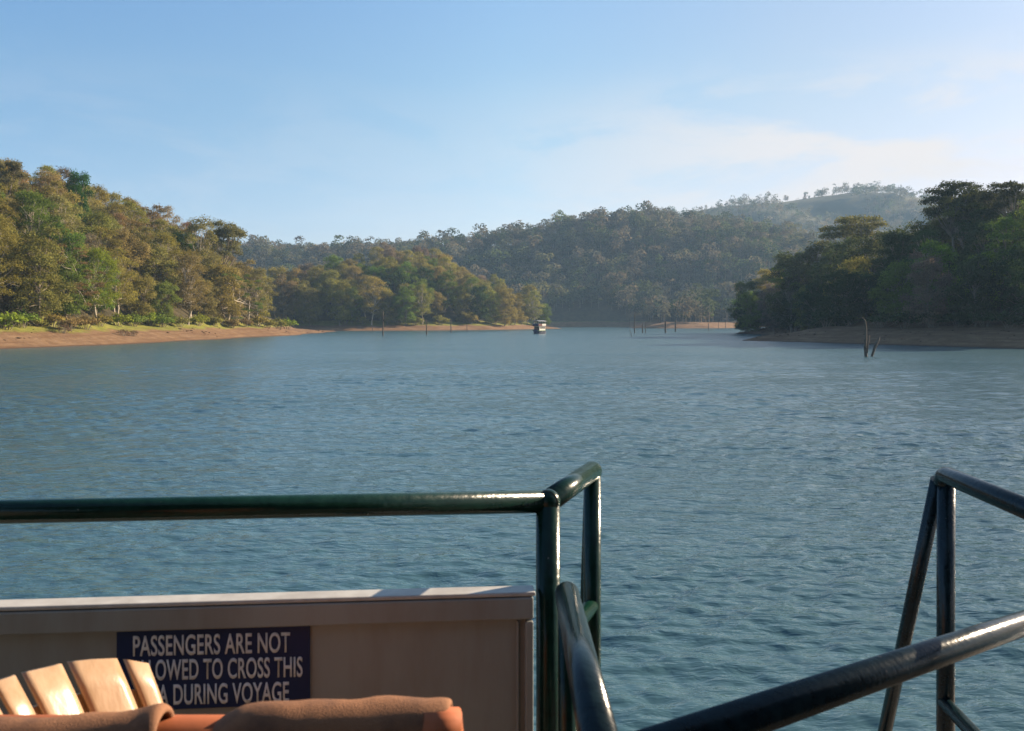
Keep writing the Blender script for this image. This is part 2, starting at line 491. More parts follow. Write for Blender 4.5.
def land(x, y):
    wob = fbm(x, y, 3, 26, 3) * 5.0
    far_wob = fbm(x, y, 5, 90, 3) * 22
    dl = sdist(x, y, SHORE_L) + wob * 0.8
    dp = sdist(x, y, SHORE_P) + wob
    dr = sdist(x, y, SHORE_R) + wob * 0.6
    df = sdist(x, y, SHORE_F) + wob * 0.8

    def bank(d, top, width):
        t = np.clip(d / width, 0, 1)
        return np.where(d < 0, np.maximum(d * 0.22, -3.0), top * (1 - (1 - t) ** 1.4))
    n = fbm(x, y, 11, 45, 4)
    capL = np.interp(y, [60, 150, 250, 300, 335, 375], [25, 28, 34, 29, 9, 0])
    hl = bank(dl, np.interp(y, [150, 300, 345, 420], [4.3, 4.0, 2.6, 1.0]), 17)
    hl = hl + np.where(dl > 14, np.minimum((dl - 14) * 0.72, capL) * (1 + n * 0.3), 0)
    capP = np.interp(x, [-400, -150, -120, -90, -60, -35, -5, 14, 25], [4, 5, 12, 25, 29, 28, 20, 8, 0])
    hp = bank(dp, np.interp(x, [-100, 0, 28], [4.0, 4.6, 2.0]), 22)
    hp = hp + np.where(dp > 20, np.minimum((dp - 20) * 0.55, capP) * (1 + n * 0.3), 0)
    capR = np.interp(y, [60, 150, 190, 212, 235, 280, 330, 380], [20, 19, 19, 14, 11, 10, 6, 3])
    hr = bank(dr, np.interp(y, [150, 240, 300, 420], [3.9, 3.4, 3.0, 2.5]), 20)
    hr = hr + np.where(dr > 22, np.minimum((dr - 22) * 0.6, capR) * (1 + n * 0.3), 0)
    hf = bank(df, 4.5, 24)
    fr = np.interp(x, FH_X, FH_H) * sstep(770, 1085, y + far_wob) * (1 - 0.25 * sstep(1150, 1600, y))
    mr = np.interp(x, MH_X, MH_H) * sstep(1050, 2000, y + far_wob * 2) * (1 - 0.3 * sstep(2050, 2600, y))
    rough = fbm(x, y, 21, 170, 5)
    fr = fr * (1 + rough * 0.16 * sstep(800, 900, y))
    mr = mr + rough * 26 * sstep(1150, 1500, y) * (1 - sstep(1700, 1960, y) * 0.8)
    hf = hf + np.where(df > 10, np.maximum(fr, mr), 0)
    h = np.maximum.reduce([hl, hp, hr, hf])
    return h + np.where(h > 0.1, fbm(x, y, 31, 9, 3) * 0.5, 0), dl, dp, dr, df


def axis(segs):
    out = [segs[0][0]]
    for a, b, st in segs:
        n = max(1, round((b - a) / st)); out += list(a + (b - a) * (np.arange(1, n + 1) / n))
    return np.array(out)


gx = axis([(-1400, -600, 60), (-600, -260, 14), (-260, 260, 3), (260, 420, 10), (420, 1000, 16), (1000, 1480, 60)])
gy = axis([(62, 130, 6), (130, 480, 3), (480, 700, 4), (700, 1200, 10), (1200, 2100, 16), (2100, 2480, 60)])
GX, GY = np.meshgrid(gx, gy)
GH = land(GX, GY)[0]
nx, ny = len(gx), len(gy)
ii = np.arange(nx * ny).reshape(ny, nx)
q = np.stack([ii[:-1, :-1], ii[:-1, 1:], ii[1:, 1:], ii[1:, :-1]], -1).reshape(-1, 4)
q = q[GH.ravel()[q].max(1) > -1.2]
used = np.unique(q); remap = np.full(nx * ny, -1); remap[used] = np.arange(len(used))
V = np.stack([GX.ravel(), GY.ravel(), GH.ravel()], -1)[used]
V[:, 2] = np.maximum(V[:, 2], -0.9)
hills = mesh_np('hills', V, remap[q], M['soil'], smooth=True)
tag(hills, kind='structure')


def height(x, y):
    return float(land(np.array([float(x)]), np.array([float(y)]))[0][0])


# ------------------------------------------------------------------ water: one sheet, finer in front of the boat
def make_water():
    r0, r1, ratio = 6.0, 2800.0, 1.0042
    nr = int(math.log(170 / r0) / math.log(ratio))
    rad = [1.0, 3.0] + list(r0 * ratio ** np.arange(nr))
    while rad[-1] < r1 * 0.97: rad.append(rad[-1] * 1.03)
    rad = np.array(rad + [r1])
    fine = np.arange(-0.64, 0.64, 0.0026)
    coarse = np.arange(0.64, 2 * math.pi - 0.64, 0.06)
    th = np.concatenate([fine, coarse])
    Rr, T = np.meshgrid(rad, th, indexing='ij')
    X, Y = Rr * np.sin(T), Rr * np.cos(T)
    Z = np.zeros_like(X)
    sp = np.maximum(Rr * 0.0042, Rr * np.where(np.abs(T) < 0.64, 0.0026, 0.06))
    r = np.random.default_rng(4)
    gust = 1 + fbm(X, Y, 77, 22, 3) * 1.3
    for k in range(72):
        lam = 0.30 * (3.2 / 0.30) ** (k / 71.0) * r.uniform(0.92, 1.08)
        a = R(-97) + r.normal(0, 0.62)              # travelling towards the boat
        kx, ky = math.cos(a) * 2 * math.pi / lam, math.sin(a) * 2 * math.pi / lam
        amp = 0.0041 * lam ** 0.55 * r.uniform(0.5, 1.3)
        ph = kx * X + ky * Y + r.uniform(0, 6.28) + 1.3 * vnoise(X, Y, 200 + k, lam * 5)
        w = sstep(2.2, 4.0, lam / sp)
        s = np.sin(ph)
        Z += amp * w * (s + 0.28 * np.cos(2 * ph))
    Z *= np.clip(gust, 0.35, 1.7) * (1 - sstep(70, 200, Rr))
    nrr, nt = X.shape
    idx = np.arange(nrr * nt).reshape(nrr, nt)
    nxt = np.roll(idx, -1, axis=1)
    f = np.stack([idx[:-1], idx[1:], nxt[1:], nxt[:-1]], -1).reshape(-1, 4)
    v = np.stack([X.ravel(), Y.ravel(), Z.ravel()], -1)
    o = mesh_np('water', v, f, M['water'], smooth=True)
    tag(o, kind='structure')


make_water()

# ------------------------------------------------------------------ tree prototypes
def leaf_quads(cent, nrm, size, r):
    """one irregular four-cornered leaf clump per centre"""
    n = len(cent)
    rv = r.normal(size=(n, 3)); t = np.cross(nrm, rv); t /= np.linalg.norm(t, axis=1)[:, None] + 1e-9
    b = np.cross(nrm, t)
    s = size[:, None] if hasattr(size, '__len__') else size
    j = lambda: r.uniform(0.6, 1.15, (n, 1))
    c = np.stack([cent + t * s * j(), cent + b * s * j() * 0.7 + nrm * s * 0.25, cent - t * s * j(), cent - b * s * j() * 0.7 + nrm * s * 0.2], 1)
    return c.reshape(-1, 3), np.arange(4 * n).reshape(n, 4)


def blob_leaves(blobs, per, size, r, outward=0.7):
    C, N, A = [], [], []
    for (c, rad, dens) in blobs:
        n = max(4, int(per * dens))
        d = r.normal(size=(n, 3)); d /= np.linalg.norm(d, axis=1)[:, None]
        d[:, 2] = np.where(d[:, 2] < -0.35, -d[:, 2] * 0.6, d[:, 2])
        u = r.uniform(0.15, 1, n) ** (0.45)
        wob = 1 + 0.28 * np.sin(d[:, 0] * 5 + c[0]) * np.sin(d[:, 1] * 6 + c[1])
        p = np.asarray(c) + d * np.asarray(rad) * (u * wob)[:, None]
        nn = d * outward + r.normal(size=(n, 3)) * 0.55 + np.array([0, 0, 0.15])
        nn /= np.linalg.norm(nn, axis=1)[:, None]
        C.append(p); N.append(nn); A.append(np.clip(r.normal(0.5, 0.22, n) + r.normal(0, 0.12), 0, 1))
    C, N, A = np.concatenate(C), np.concatenate(N), np.concatenate(A)
    v, f = leaf_quads(C, N, size * r.uniform(0.6, 1.35, len(C)), r)
    return v, f, A


def make_tree(name, seed, H=20.0, W=5.0, base=0.3, nblob=16, per=170, leaf=0.34, flat=0.62, bark='bark', sparse=1.0, top='round', rb=0.36, lean=0.6):
    """a thing (Empty) > trunk with limbs, crown; returned unlinked to any place yet"""
    r = np.random.default_rng(seed)
    root = empty(name, (0, 0, -50))
    tb = MB()
    fork = Vector((r.normal(0, lean * 0.5), r.normal(0, lean * 0.5), H * (base + 0.06)))
    t_top = Vector((r.normal(0, lean), r.normal(0, lean), H * (0.66 if top == 'flat' else 0.78)))
    tr = 0.012 * H + 0.06
    tb.tube([(0, 0, -0.8), (0, 0, 0.4), fork * 0.5 + Vector((r.normal(0, .2), r.normal(0, .2), 0)), fork, (fork + t_top) * 0.5 + Vector((r.normal(0, .4), r.normal(0, .4), 0)), t_top],
            [tr * 1.5, tr * 1.15, tr * 0.95, tr * 0.8, tr * 0.5, 0.05], n=7)
    blobs = []
    ch = H * (1 - base)
    for k in range(nblob):
        u = (k + 0.5) / nblob
        a = k * 2.39996 + r.uniform(-.4, .4)
        if top == 'round':
            zz = base * H + ch * (0.12 + 0.80 * u); prof = math.sin(math.pi * min(1, 0.17 + 0.80 * u)) ** 0.75
        elif top == 'flat':
            zz = base * H + ch * (0.45 + 0.48 * u ** 0.6); prof = (0.35 + 0.65 * (1 - u) ** 0.4) * 1.1
        else:
            zz = base * H + ch * (0.05 + 0.88 * u); prof = math.sin(math.pi * (0.14 + 0.78 * u)) ** 0.5
        rr = W * prof * (0.74 if k % 3 else 0.35) * r.uniform(0.8, 1.15)
        c = np.array([math.cos(a) * rr, math.sin(a) * rr, zz + r.normal(0, 0.35)])
        s = W * rb * r.uniform(0.75, 1.25)
        blobs.append((c, (s, s, s * flat), r.uniform(0.7, 1.3) * sparse * (s / (W * rb)) ** 2))
        st = fork.lerp(t_top, max(0.0, min(0.95, (zz / H - base) * 0.8)))
        st.z = min(st.z, zz - 0.3)
        e = Vector(c); midp = st.lerp(e, 0.5) + Vector((0, 0, -0.25 * s))
        tb.tube([st, midp, e], [tr * 0.42, tr * 0.26, 0.04], n=5, cap=False)
        for q_ in range(3):
            dv = np.clip(r.normal(0, s * 0.6, 3), -s * 0.8, s * 0.8); dv[2] = min(dv[2], s * flat * 0.55); e2 = e + Vector(dv); tb.tube([midp.lerp(e, 0.6), e2], [tr * 0.15, 0.025], n=3, cap=False)
    trunk = tb.build('trunk', M[bark], root, smooth=True)
    v, f, A = blob_leaves(blobs, per, leaf, r)
    crown = mesh_np('crown', v, f, M['leaf'], root, attr=A)
    return root


def make_bare(name, seed, H=16.0, leafy=0.0, bark='pale_bark'):
    r = np.random.default_rng(seed)
    root = empty(name, (0, 0, -50)); tb = MB(); tips = []

    def grow(p, d, ln, rad, lev):
        pts = [p]; q_ = p
        for i in range(3):
            d = (d + Vector(r.normal(0, 0.13, 3)) + Vector((0, 0, 0.06))).normalized(); q_ = q_ + d * ln / 3; pts.append(q_)
        tb.tube(pts, [rad, rad * .85, rad * .7, rad * .55], n=6 if lev < 2 else 3, cap=False)
        if lev >= 4: tips.append(q_); return
        for i in range(3 if lev else 4):
            nd = (d + Vector(r.normal(0, 0.55, 3)) + Vector((0, 0, 0.12))).normalized()
            grow(pts[3] if i else pts[2], nd, ln * r.uniform(0.55, 0.8), rad * 0.52, lev + 1)
    grow(Vector((0, 0, -0.6)), Vector((0.05, 0, 1)), H * 0.36, H * 0.015 + 0.05, 0)
    tb.build('trunk', M[bark], root, smooth=True)
    blobs = [(np.array(t), (1.1, 1.1, 0.7), 1.0) for t in tips[::2]]
    v, f, A = blob_leaves(blobs, 40 + leafy * 60, 0.15, r, 0.3)
    mesh_np('crown', v, f, M['leaf'], root, attr=A)
    return root


def make_shrub(name, seed, H=3.0, W=2.4, n=9, per=90, leaf=0.2, sparse=1.0):
    r = np.random.default_rng(seed)
    root = empty(name, (0, 0, -50)); tb = MB(); blobs = []
    for k in range(n):
        a = k * 2.4 + r.uniform(-.3, .3); rr = W * math.sqrt((k + .3) / n) * 0.72
        c = np.array([math.cos(a) * rr, math.sin(a) * rr, H * r.uniform(0.35, 0.8) * (1 - 0.4 * rr / W)])
        s = W * 0.42 * r.uniform(0.8, 1.2)
        blobs.append((c, (s, s, s * 0.8), sparse))
        tb.tube([(c[0] * .15, c[1] * .15, -0.4), (c[0] * .6, c[1] * .6, c[2] * .55), tuple(c)], [0.06, 0.045, 0.02], n=4, cap=False)
        for q_ in range(4):
            tb.tube([tuple(c * 0.8), tuple(c + r.normal(0, s * 0.8, 3))], [0.03, 0.012], n=3, cap=False)
    tb.build('stem', M['bark'], root, smooth=True)
    v, f, A = blob_leaves(blobs, per, leaf, r, 0.5)
    mesh_np('crown', v, f, M['leaf'], root, attr=A)
    return root


PROTO = {
    'dense': [make_tree('broadleaf_tree', 101 + i, H=19, W=6.6, base=0.06, nblob=32, per=480, leaf=0.205, top='full', flat=0.85, rb=0.34) for i in range(3)],
    'loose': [make_tree('broadleaf_tree', 201 + i, H=20, W=6.4, base=0.14, nblob=36, per=330, leaf=0.165, rb=0.30, flat=0.8,  bark='pale_bark', lean=0.9) for i in range(4)],
    'umbrella': [make_tree('broadleaf_tree', 301 + i, H=22, W=7.6, base=0.30, nblob=24, per=480, leaf=0.20, top='flat', flat=0.55, rb=0.30, lean=1.2) for i in range(2)],
    'column': [make_tree('broadleaf_tree', 401 + i, H=15, W=5.2, base=0.03, nblob=26, per=460, leaf=0.195, top='full', flat=0.9, rb=0.40) for i in range(2)],
    'bare': [make_bare('broadleaf_tree', 501 + i, H=18 + 2 * i, leafy=0.8 * i) for i in range(3)],
    'shrub': [make_shrub('shrub', 601 + i, H=2.8, W=2.3) for i in range(2)],
    'twiggy': [make_shrub('shrub', 651, H=2.0, W=1.7, per=26, leaf=0.13)],
}
USED = set()


def plant(kind, x, y, s, color, label, cat='tree', group=None, sz=1.0, sxy=1.0, name=None, sink=0.25, z=None):
    src = random.choice(PROTO[kind])
    if id(src) not in USED:
        o = src; USED.add(id(src)); ch = list(src.children)
    else:
        o = src.copy(); COL.objects.link(o); ch = []
        for c in src.children:
            k = c.copy(); k.parent = o; COL.objects.link(k); ch.append(k)
    o.location = (x, y, (height(x, y) if z is None else z) - sink)
    o.rotation_euler = (random.uniform(-.04, .04), random.uniform(-.04, .04), random.uniform(0, 6.283))
    o.scale = (s * sxy, s * sxy, s * sz)
    if name: o.name = name
    tag(o, label, cat, group)
    for c in ch:
        c.color = (*color, 1)
    return o


def jit(c, j=0.18):
    k = random.uniform(1 - j, 1 + j)
    return tuple(max(0.004, v * k * random.uniform(1 - j * 0.5, 1 + j * 0.5)) for v in c)


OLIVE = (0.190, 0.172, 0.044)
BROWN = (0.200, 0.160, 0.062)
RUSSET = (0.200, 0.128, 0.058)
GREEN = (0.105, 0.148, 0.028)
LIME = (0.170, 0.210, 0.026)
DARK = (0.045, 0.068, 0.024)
GREY = (0.180, 0.150, 0.095)
WORDS = {'olive': OLIVE, 'brown': BROWN, 'russet': RUSSET, 'green': GREEN, 'dark green': DARK, 'grey brown': GREY, 'yellow green': LIME}


def scatter(n_try, box, cond, mind, seed):
    r = np.random.default_rng(seed); pts = []
    X = r.uniform(box[0], box[1], n_try); Y = r.uniform(box[2], box[3], n_try)
    L = land(X, Y)
    ok = cond(X, Y, L)
    for x, y, k in zip(X, Y, ok):
        if not k: continue
        if all((x - a) ** 2 + (y - b) ** 2 > mind * mind for a, b in pts): pts.append((x, y))
    return pts


def cull(pts, lift, halfw, margin=5):
    """drop the trees that stand wholly behind nearer ones"""
    top = np.full(1400, 400.0); keep = []
    P = sorted(pts, key=lambda p: math.hypot(*p)); Hh = land(np.array([p[0] for p in P]), np.array([p[1] for p in P]))[0]
    for (x, y), h in zip(P, Hh):
        px = 512 + F * x / y; w = halfw / y * F; py = HY - (h + lift - EYE) / y * F
        a, b = int(px - w * 0.7) + 180, int(px + w * 0.7) + 181
        a, b = max(a, 0), min(max(b, a + 1), 1399)
        if a >= 1399: continue
        if (py < top[a:b] - margin).mean() > 0.25: keep.append((x, y))
        top[a:b] = np.minimum(top[a:b], py)
    return keep


def pick(weights):
    ks = list(weights); return random.choices(ks, [weights[k] for k in ks])[0]


FORMWORD = {'dense': 'bushy', 'loose': 'loose crowned', 'umbrella': 'flat topped', 'column': 'upright', 'bare': 'thin leaved pale limbed'}


def forest(pts, dist_fn, side, forms, cols, rows, smin, smax):
    for (x, y) in pts:
        d = dist_fn(x, y)
        row = [w for lim, w in rows if d < lim][0]
        form = pick(forms); cw = pick(cols(x, y, d))
        lab = f'{FORMWORD[form]} {cw} tree {row} {side}'
        k = float(np.interp(y, [225, 285], [1, 1.08])) if x > 0 and y < 400 and 'right' in side else 1.0
        plant(form, x, y, random.uniform(smin, smax) * k, jit(WORDS[cw]), lab, 'tree', lab.replace(' tree ', ' trees '))


def vis(x, y, m=14):        # inside the camera's sideways field, with a margin
    return np.abs(x) < 0.6024 * y + m


dL = lambda x, y: float(land(np.array([x]), np.array([y]))[1][0])
dP = lambda x, y: float(land(np.array([x]), np.array([y]))[2][0])
dR = lambda x, y: float(land(np.array([x]), np.array([y]))[3][0])

# left bank
ptsL = scatter(5000, (-170, -70, 140, 330), lambda X, Y, L: (L[1] > 14) & (L[1] < 64) & vis(X, Y, 4) & (Y < 335), 6.0, 1)
ptsL = cull(ptsL, 18, 4.0, 2.5)
forest(ptsL, dL, 'of the sunlit left bank',
       {'dense': 0.28, 'loose': 0.42, 'column': 0.12, 'bare': 0.18},
       lambda x, y, d: ({'olive': 3.4, 'green': 1.4, 'brown': 1.8, 'yellow green': 0.6} if d < 24 else {'olive': 3, 'brown': 1.6, 'russet': 0.35, 'green': 0.8, 'grey brown': 0.7}),
       [(24, 'in the front row'), (44, 'in the middle rows'), (999, 'on the upper slope')], 0.78, 1.08)
# peninsula
ptsP = scatter(5000, (-140, 32, 445, 600), lambda X, Y, L: (L[2] > np.where(X > -5, 7, 12)) & (L[2] < 85) & (L[1] < -3), 9.0, 2)
ptsP = cull(ptsP, 22, 7, 2)
forest(ptsP, dP, 'of the wooded point in the middle',
       {'dense': 0.55, 'loose': 0.3, 'column': 0.15},
       lambda x, y, d: ({'olive': 3.4, 'green': 1.2, 'dark green': 0.5, 'brown': .8} if d < 45 else {'olive': 3, 'brown': 1.6, 'green': 0.4, 'grey brown': 1}),
       [(34, 'at the water side'), (60, 'on the mid slope'), (999, 'on the hilltop')], 1.05, 1.45)
# right bank
ptsR = scatter(6000, (70, 200, 150, 380), lambda X, Y, L: (L[3] > np.interp(Y, [150, 240, 258, 320], [18, 15, 5, 3])) & (L[3] < 78) & vis(X, Y, 5), 7.8, 3)
ptsR = cull([p for p in ptsR if p[1] < 235], 19, 5, 3) + [p for p in ptsR if p[1] >= 235]
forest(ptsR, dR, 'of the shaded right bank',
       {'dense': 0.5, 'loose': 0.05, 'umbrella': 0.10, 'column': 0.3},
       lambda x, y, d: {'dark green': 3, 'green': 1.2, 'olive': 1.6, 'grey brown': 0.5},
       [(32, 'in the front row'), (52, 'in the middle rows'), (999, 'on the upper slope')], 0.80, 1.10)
print('trees', len(ptsL), len(ptsP), len(ptsR))


def plant_px(kind, px, Y, top_py, color, label, H, **kw):
    """a landmark tree: stands where the ray of its photo column reaches depth Y, scaled to its height in metres"""
    x = (px - 512) / F * Y
    zg = height(x, Y)
    top = EYE + (HY - top_py) / F * Y
    s = max(0.4, (top - zg) / H)
    return plant(kind, x, Y, s, color, label, **kw)


# landmark trees one can point at
plant_px('dense', 80, 248, 171, (0.030, 0.080, 0.016), 'round dark green tree standing out on the left skyline', 19, sxy=0.58)
plant_px('umbrella', 8, 205, 163, (0.12, 0.11, 0.05), 'thin flat topped tree rising highest at the far left skyline', 21, sxy=0.7)
plant_px('umbrella', 228, 290, 226, (0.13, 0.125, 0.045), 'flat topped tree near the right end of the left bank skyline', 21, sxy=0.75)
plant_px('loose', 200, 275, 214, (0.17, 0.155, 0.05), 'loose crowned tree left of the flat topped one on the left bank skyline', 20, sxy=0.9)
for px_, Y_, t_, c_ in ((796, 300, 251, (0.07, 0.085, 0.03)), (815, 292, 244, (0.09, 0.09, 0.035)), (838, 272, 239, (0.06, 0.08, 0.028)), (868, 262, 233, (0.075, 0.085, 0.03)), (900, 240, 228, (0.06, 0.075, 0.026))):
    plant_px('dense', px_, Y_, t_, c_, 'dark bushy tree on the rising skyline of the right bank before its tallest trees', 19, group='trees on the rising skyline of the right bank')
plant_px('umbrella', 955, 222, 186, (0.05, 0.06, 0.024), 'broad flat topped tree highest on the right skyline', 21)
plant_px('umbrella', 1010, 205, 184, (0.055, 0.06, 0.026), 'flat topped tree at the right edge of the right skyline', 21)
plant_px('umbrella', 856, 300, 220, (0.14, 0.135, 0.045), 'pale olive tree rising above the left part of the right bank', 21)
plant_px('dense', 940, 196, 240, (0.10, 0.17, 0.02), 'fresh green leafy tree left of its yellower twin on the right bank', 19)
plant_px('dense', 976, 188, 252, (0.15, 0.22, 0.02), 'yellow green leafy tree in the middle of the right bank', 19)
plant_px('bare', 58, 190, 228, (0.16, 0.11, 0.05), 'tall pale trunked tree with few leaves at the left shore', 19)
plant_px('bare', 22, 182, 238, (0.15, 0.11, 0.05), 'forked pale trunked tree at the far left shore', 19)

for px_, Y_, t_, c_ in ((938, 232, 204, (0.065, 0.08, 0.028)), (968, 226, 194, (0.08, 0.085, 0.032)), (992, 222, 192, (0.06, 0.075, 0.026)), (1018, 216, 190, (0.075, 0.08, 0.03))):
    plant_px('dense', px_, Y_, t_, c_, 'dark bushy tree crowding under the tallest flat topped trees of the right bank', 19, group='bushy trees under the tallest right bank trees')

# shrubs along the foot of the forest
for k, (px, d_in, s, cw) in enumerate([(6, 11, 1.5, 'yellow green'), (22, 12, 1.3, 'green'), (38, 13, 1.0, 'olive'), (52, 13, 1.3, 'olive'), (70, 9.5, 1.25, 'brown'),
                                        (86, 11, 1.2, 'brown'), (100, 13, 1.2, 'olive'), (118, 13, 1.35, 'yellow green'), (134, 13, 1.4, 'green'), (150, 13, 1.6, 'yellow green'),
                                        (162, 12, 1.5, 'green'), (180, 12, 1.2, 'olive'), (198, 13, 1.5, 'yellow green'), (215, 12, 1.4, 'olive'), (232, 11, 1.3, 'brown'),
                                        (246, 10, 1.2, 'brown'), (258, 11, 1.6, 'olive'), (268, 10, 1.4, 'olive'), (279, 9, 1.7, 'olive'), (287, 8, 1.7, 'yellow green')]):
    # walk along the column's ray until the point lies d_in metres inland
    Ys = np.linspace(140, 340, 400); Xs = (px - 512) / F * Ys
    i = int(np.argmin(np.abs(land(Xs, Ys)[1] - d_in)))
    lab = f'{cw} shrub along the foot of the left bank forest'
    plant('shrub', Xs[i], Ys[i], s, jit(WORDS[cw]), lab, 'shrub', lab.replace('shrub', 'shrubs'))
for px, d_in, s in ((64, 7.5, 1.1), (124, 5.5, 1.0), (133, 5.0, 0.9)):
    Ys = np.linspace(140, 340, 400); Xs = (px - 512) / F * Ys
    i = int(np.argmin(np.abs(land(Xs, Ys)[1] - d_in)))
    lab = 'leafless twiggy bush on the bare soil of the left bank'
    plant('twiggy', Xs[i], Ys[i], s, (0.13, 0.085, 0.05), lab, 'bush', 'twiggy bushes on the left bank')
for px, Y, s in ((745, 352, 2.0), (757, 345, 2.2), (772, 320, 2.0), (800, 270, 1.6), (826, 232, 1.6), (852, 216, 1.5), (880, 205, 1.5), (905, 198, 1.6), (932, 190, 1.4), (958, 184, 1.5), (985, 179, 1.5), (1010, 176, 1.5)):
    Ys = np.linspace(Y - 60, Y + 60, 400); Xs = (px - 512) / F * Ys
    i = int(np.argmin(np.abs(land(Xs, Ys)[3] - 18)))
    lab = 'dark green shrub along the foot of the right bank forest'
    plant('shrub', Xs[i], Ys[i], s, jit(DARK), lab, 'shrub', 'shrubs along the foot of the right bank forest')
for px, s in ((345, 2.4), (362, 2.0), (398, 2.6), (415, 2.2), (440, 2.4), (470, 2.6), (495, 2.2), (520, 2.6), (538, 2.4)):
    Ys = np.linspace(430, 640, 500); Xs = (px - 512) / F * Ys
    D = land(Xs, Ys)[2]; i = int(np.argmax(D > 15))
    lab = 'olive shrub along the foot of the wooded point'
    plant('shrub', Xs[i], Ys[i], s, jit(OLIVE), lab, 'shrub', 'shrubs along the foot of the wooded point')


# clods and stones strewn over the bare banks: nobody could count them
def stones():
    r = np.random.default_rng(12); mb = MB()
    ico = [(0, 0, 1), (.9, 0, .3), (.28, .85, .35), (-.72, .53, .3), (-.72, -.53, .25), (.28, -.85, .35), (0, 0, -.6)]
    fc = [(0, 1, 2), (0, 2, 3), (0, 3, 4), (0, 4, 5), (0, 5, 1), (6, 2, 1), (6, 3, 2), (6, 4, 3), (6, 5, 4), (6, 1, 5)]
    X = r.uniform(-110, 130, 9000); Y = r.uniform(140, 420, 9000); L = land(X, Y)
    cl = fbm(X, Y, 91, 14, 3)
    ok = (((L[1] > 0.6) & (L[1] < 12)) | ((L[3] > 0.6) & (L[3] < 15))) & (cl > 0.05)
    for x, y, h in zip(X[ok][:420], Y[ok][:420], L[0][ok][:420]):
        s = float(np.clip(r.lognormal(-1.55, 0.5), 0.1, 0.7)); a = r.uniform(0, 6.28); ca, sa = math.cos(a), math.sin(a)
        j = r.uniform(0.7, 1.2, 7)
        mb.poly([(x + s * j[i] * (p[0] * ca - p[1] * sa) * 1.4, y + s * j[i] * (p[0] * sa + p[1] * ca), h + s * 0.55 * p[2]) for i, p in enumerate(ico)], fc)
    o = mb.build('shore_stones', M['clod'], None)
    tag(o, 'dark clods and small stones strewn over the bare shore banks', 'stones', kind='stuff')


stones()

# ------------------------------------------------------------------ far wood on the hills behind: one mass
def far_forest():
    r = np.random.default_rng(99)
    pts = scatter_fast(r)
    VV, AA, CC = [], [], []
    for (x, y, z, s, nq, c) in pts:
        H = 20 * s; W = 7.0 * s
        nb = 7
        cs = np.empty((nq, 3)); nn = np.empty((nq, 3))
        d = r.normal(size=(nq, 3)); d /= np.linalg.norm(d, axis=1)[:, None]
        bi = r.integers(0, nb, nq)
        ba = r.uniform(0, 6.28) + np.arange(nb) * 2.4
        bc = np.stack([np.cos(ba) * W * 0.5, np.sin(ba) * W * 0.5, H * (0.22 + 0.62 * r.random(nb))], -1)
        d[:, 2] = np.where(d[:, 2] < -0.3, -d[:, 2], d[:, 2])
        cs = bc[bi] + d * np.array([W * 0.55, W * 0.55, H * 0.22]) * r.uniform(0.5, 1, (nq, 1)) ** 0.5
        nn = d * 0.8 + r.normal(size=(nq, 3)) * 0.4; nn /= np.linalg.norm(nn, axis=1)[:, None]
        v, f = leaf_quads(cs, nn, (0.85 if y < 1150 else 1.15) * s * r.uniform(0.7, 1.3, nq), r)
        VV.append(v + np.array([x, y, z])); AA.append(r.uniform(0.15, 0.85, nq)); CC.append(np.repeat(np.array(c)[None], nq, 0))
        # trunk as two crossed slivers of bark colour
        tw = 0.22 * s
        for ax in ((tw, 0), (0, tw)):
            VV.append(np.array([[x - ax[0], y - ax[1], z - 1], [x + ax[0], y + ax[1], z - 1], [x + ax[0] * .5, y + ax[1] * .5, z + H * .6], [x - ax[0] * .5, y - ax[1] * .5, z + H * .6]]))
            AA.append(np.array([0.6])); CC.append(np.array([[0.2, 0.16, 0.12]]))
    v = np.concatenate(VV); a = np.concatenate(AA); c = np.concatenate(CC)
    o = mesh_np('distant_forest', v, np.arange(len(v)).reshape(-1, 4), M['forest'], attr=a, colattr=c)
    tag(o, 'hazy grey green forest covering the far hillside behind the lake', 'forest', kind='stuff')


def scatter_fast(r):
    pts = []
    PAL = [(0.11, 0.11, 0.05), (0.13, 0.12, 0.075), (0.15, 0.125, 0.08), (0.08, 0.105, 0.04), (0.05, 0.07, 0.03), (0.12, 0.115, 0.075), (0.09, 0.095, 0.05), (0.16, 0.135, 0.085), (0.07, 0.085, 0.04)]
    # wooded front hill: a jittered lattice
    for x0 in np.arange(-380, 400, 11):
        for y0 in np.arange(640, 1125, 11):
            pts.append((x0 + r.uniform(-5, 5), y0 + r.uniform(-5, 5), 0))
    for x0 in np.arange(100, 1150, 14):
        for y0 in np.arange(1130, 1990, 17):
            pts.append((x0 + r.uniform(-10, 10), y0 + r.uniform(-11, 11), 1))
    P = np.array(pts); L = land(P[:, 0], P[:, 1]); h, df, dp = L[0], L[4], L[2]
    out = []
    mead = fbm(P[:, 0], P[:, 1], 55, 130, 3)
    cn = fbm(P[:, 0], P[:, 1], 66, 60, 3)
    for i, (x, y, k) in enumerate(P):
        if h[i] < 4.2 or (k == 0 and df[i] < 20 and dp[i] < 0) or abs(x) > 0.6 * y + 20: continue
        if dp[i] > -5: continue
        if k == 0 and y < 700 and r.random() < 0.5: continue
        if k == 1 and (mead[i] < -0.16 * (y > 1600) - 0.35 * (y < 1600) or r.random() < 0.12): continue
        c = PAL[r.integers(len(PAL))]
        g = 0.85 + 0.5 * cn[i] + r.uniform(-.15, .15)
        out.append((x, y, h[i], float(np.clip(r.lognormal(-0.06, 0.28), 0.5, 1.6)) * (1 if k == 0 else 0.85), 330 if k == 0 else 110, tuple(v * g for v in c)))
    print('far trees', len(out))
    return out


far_forest()

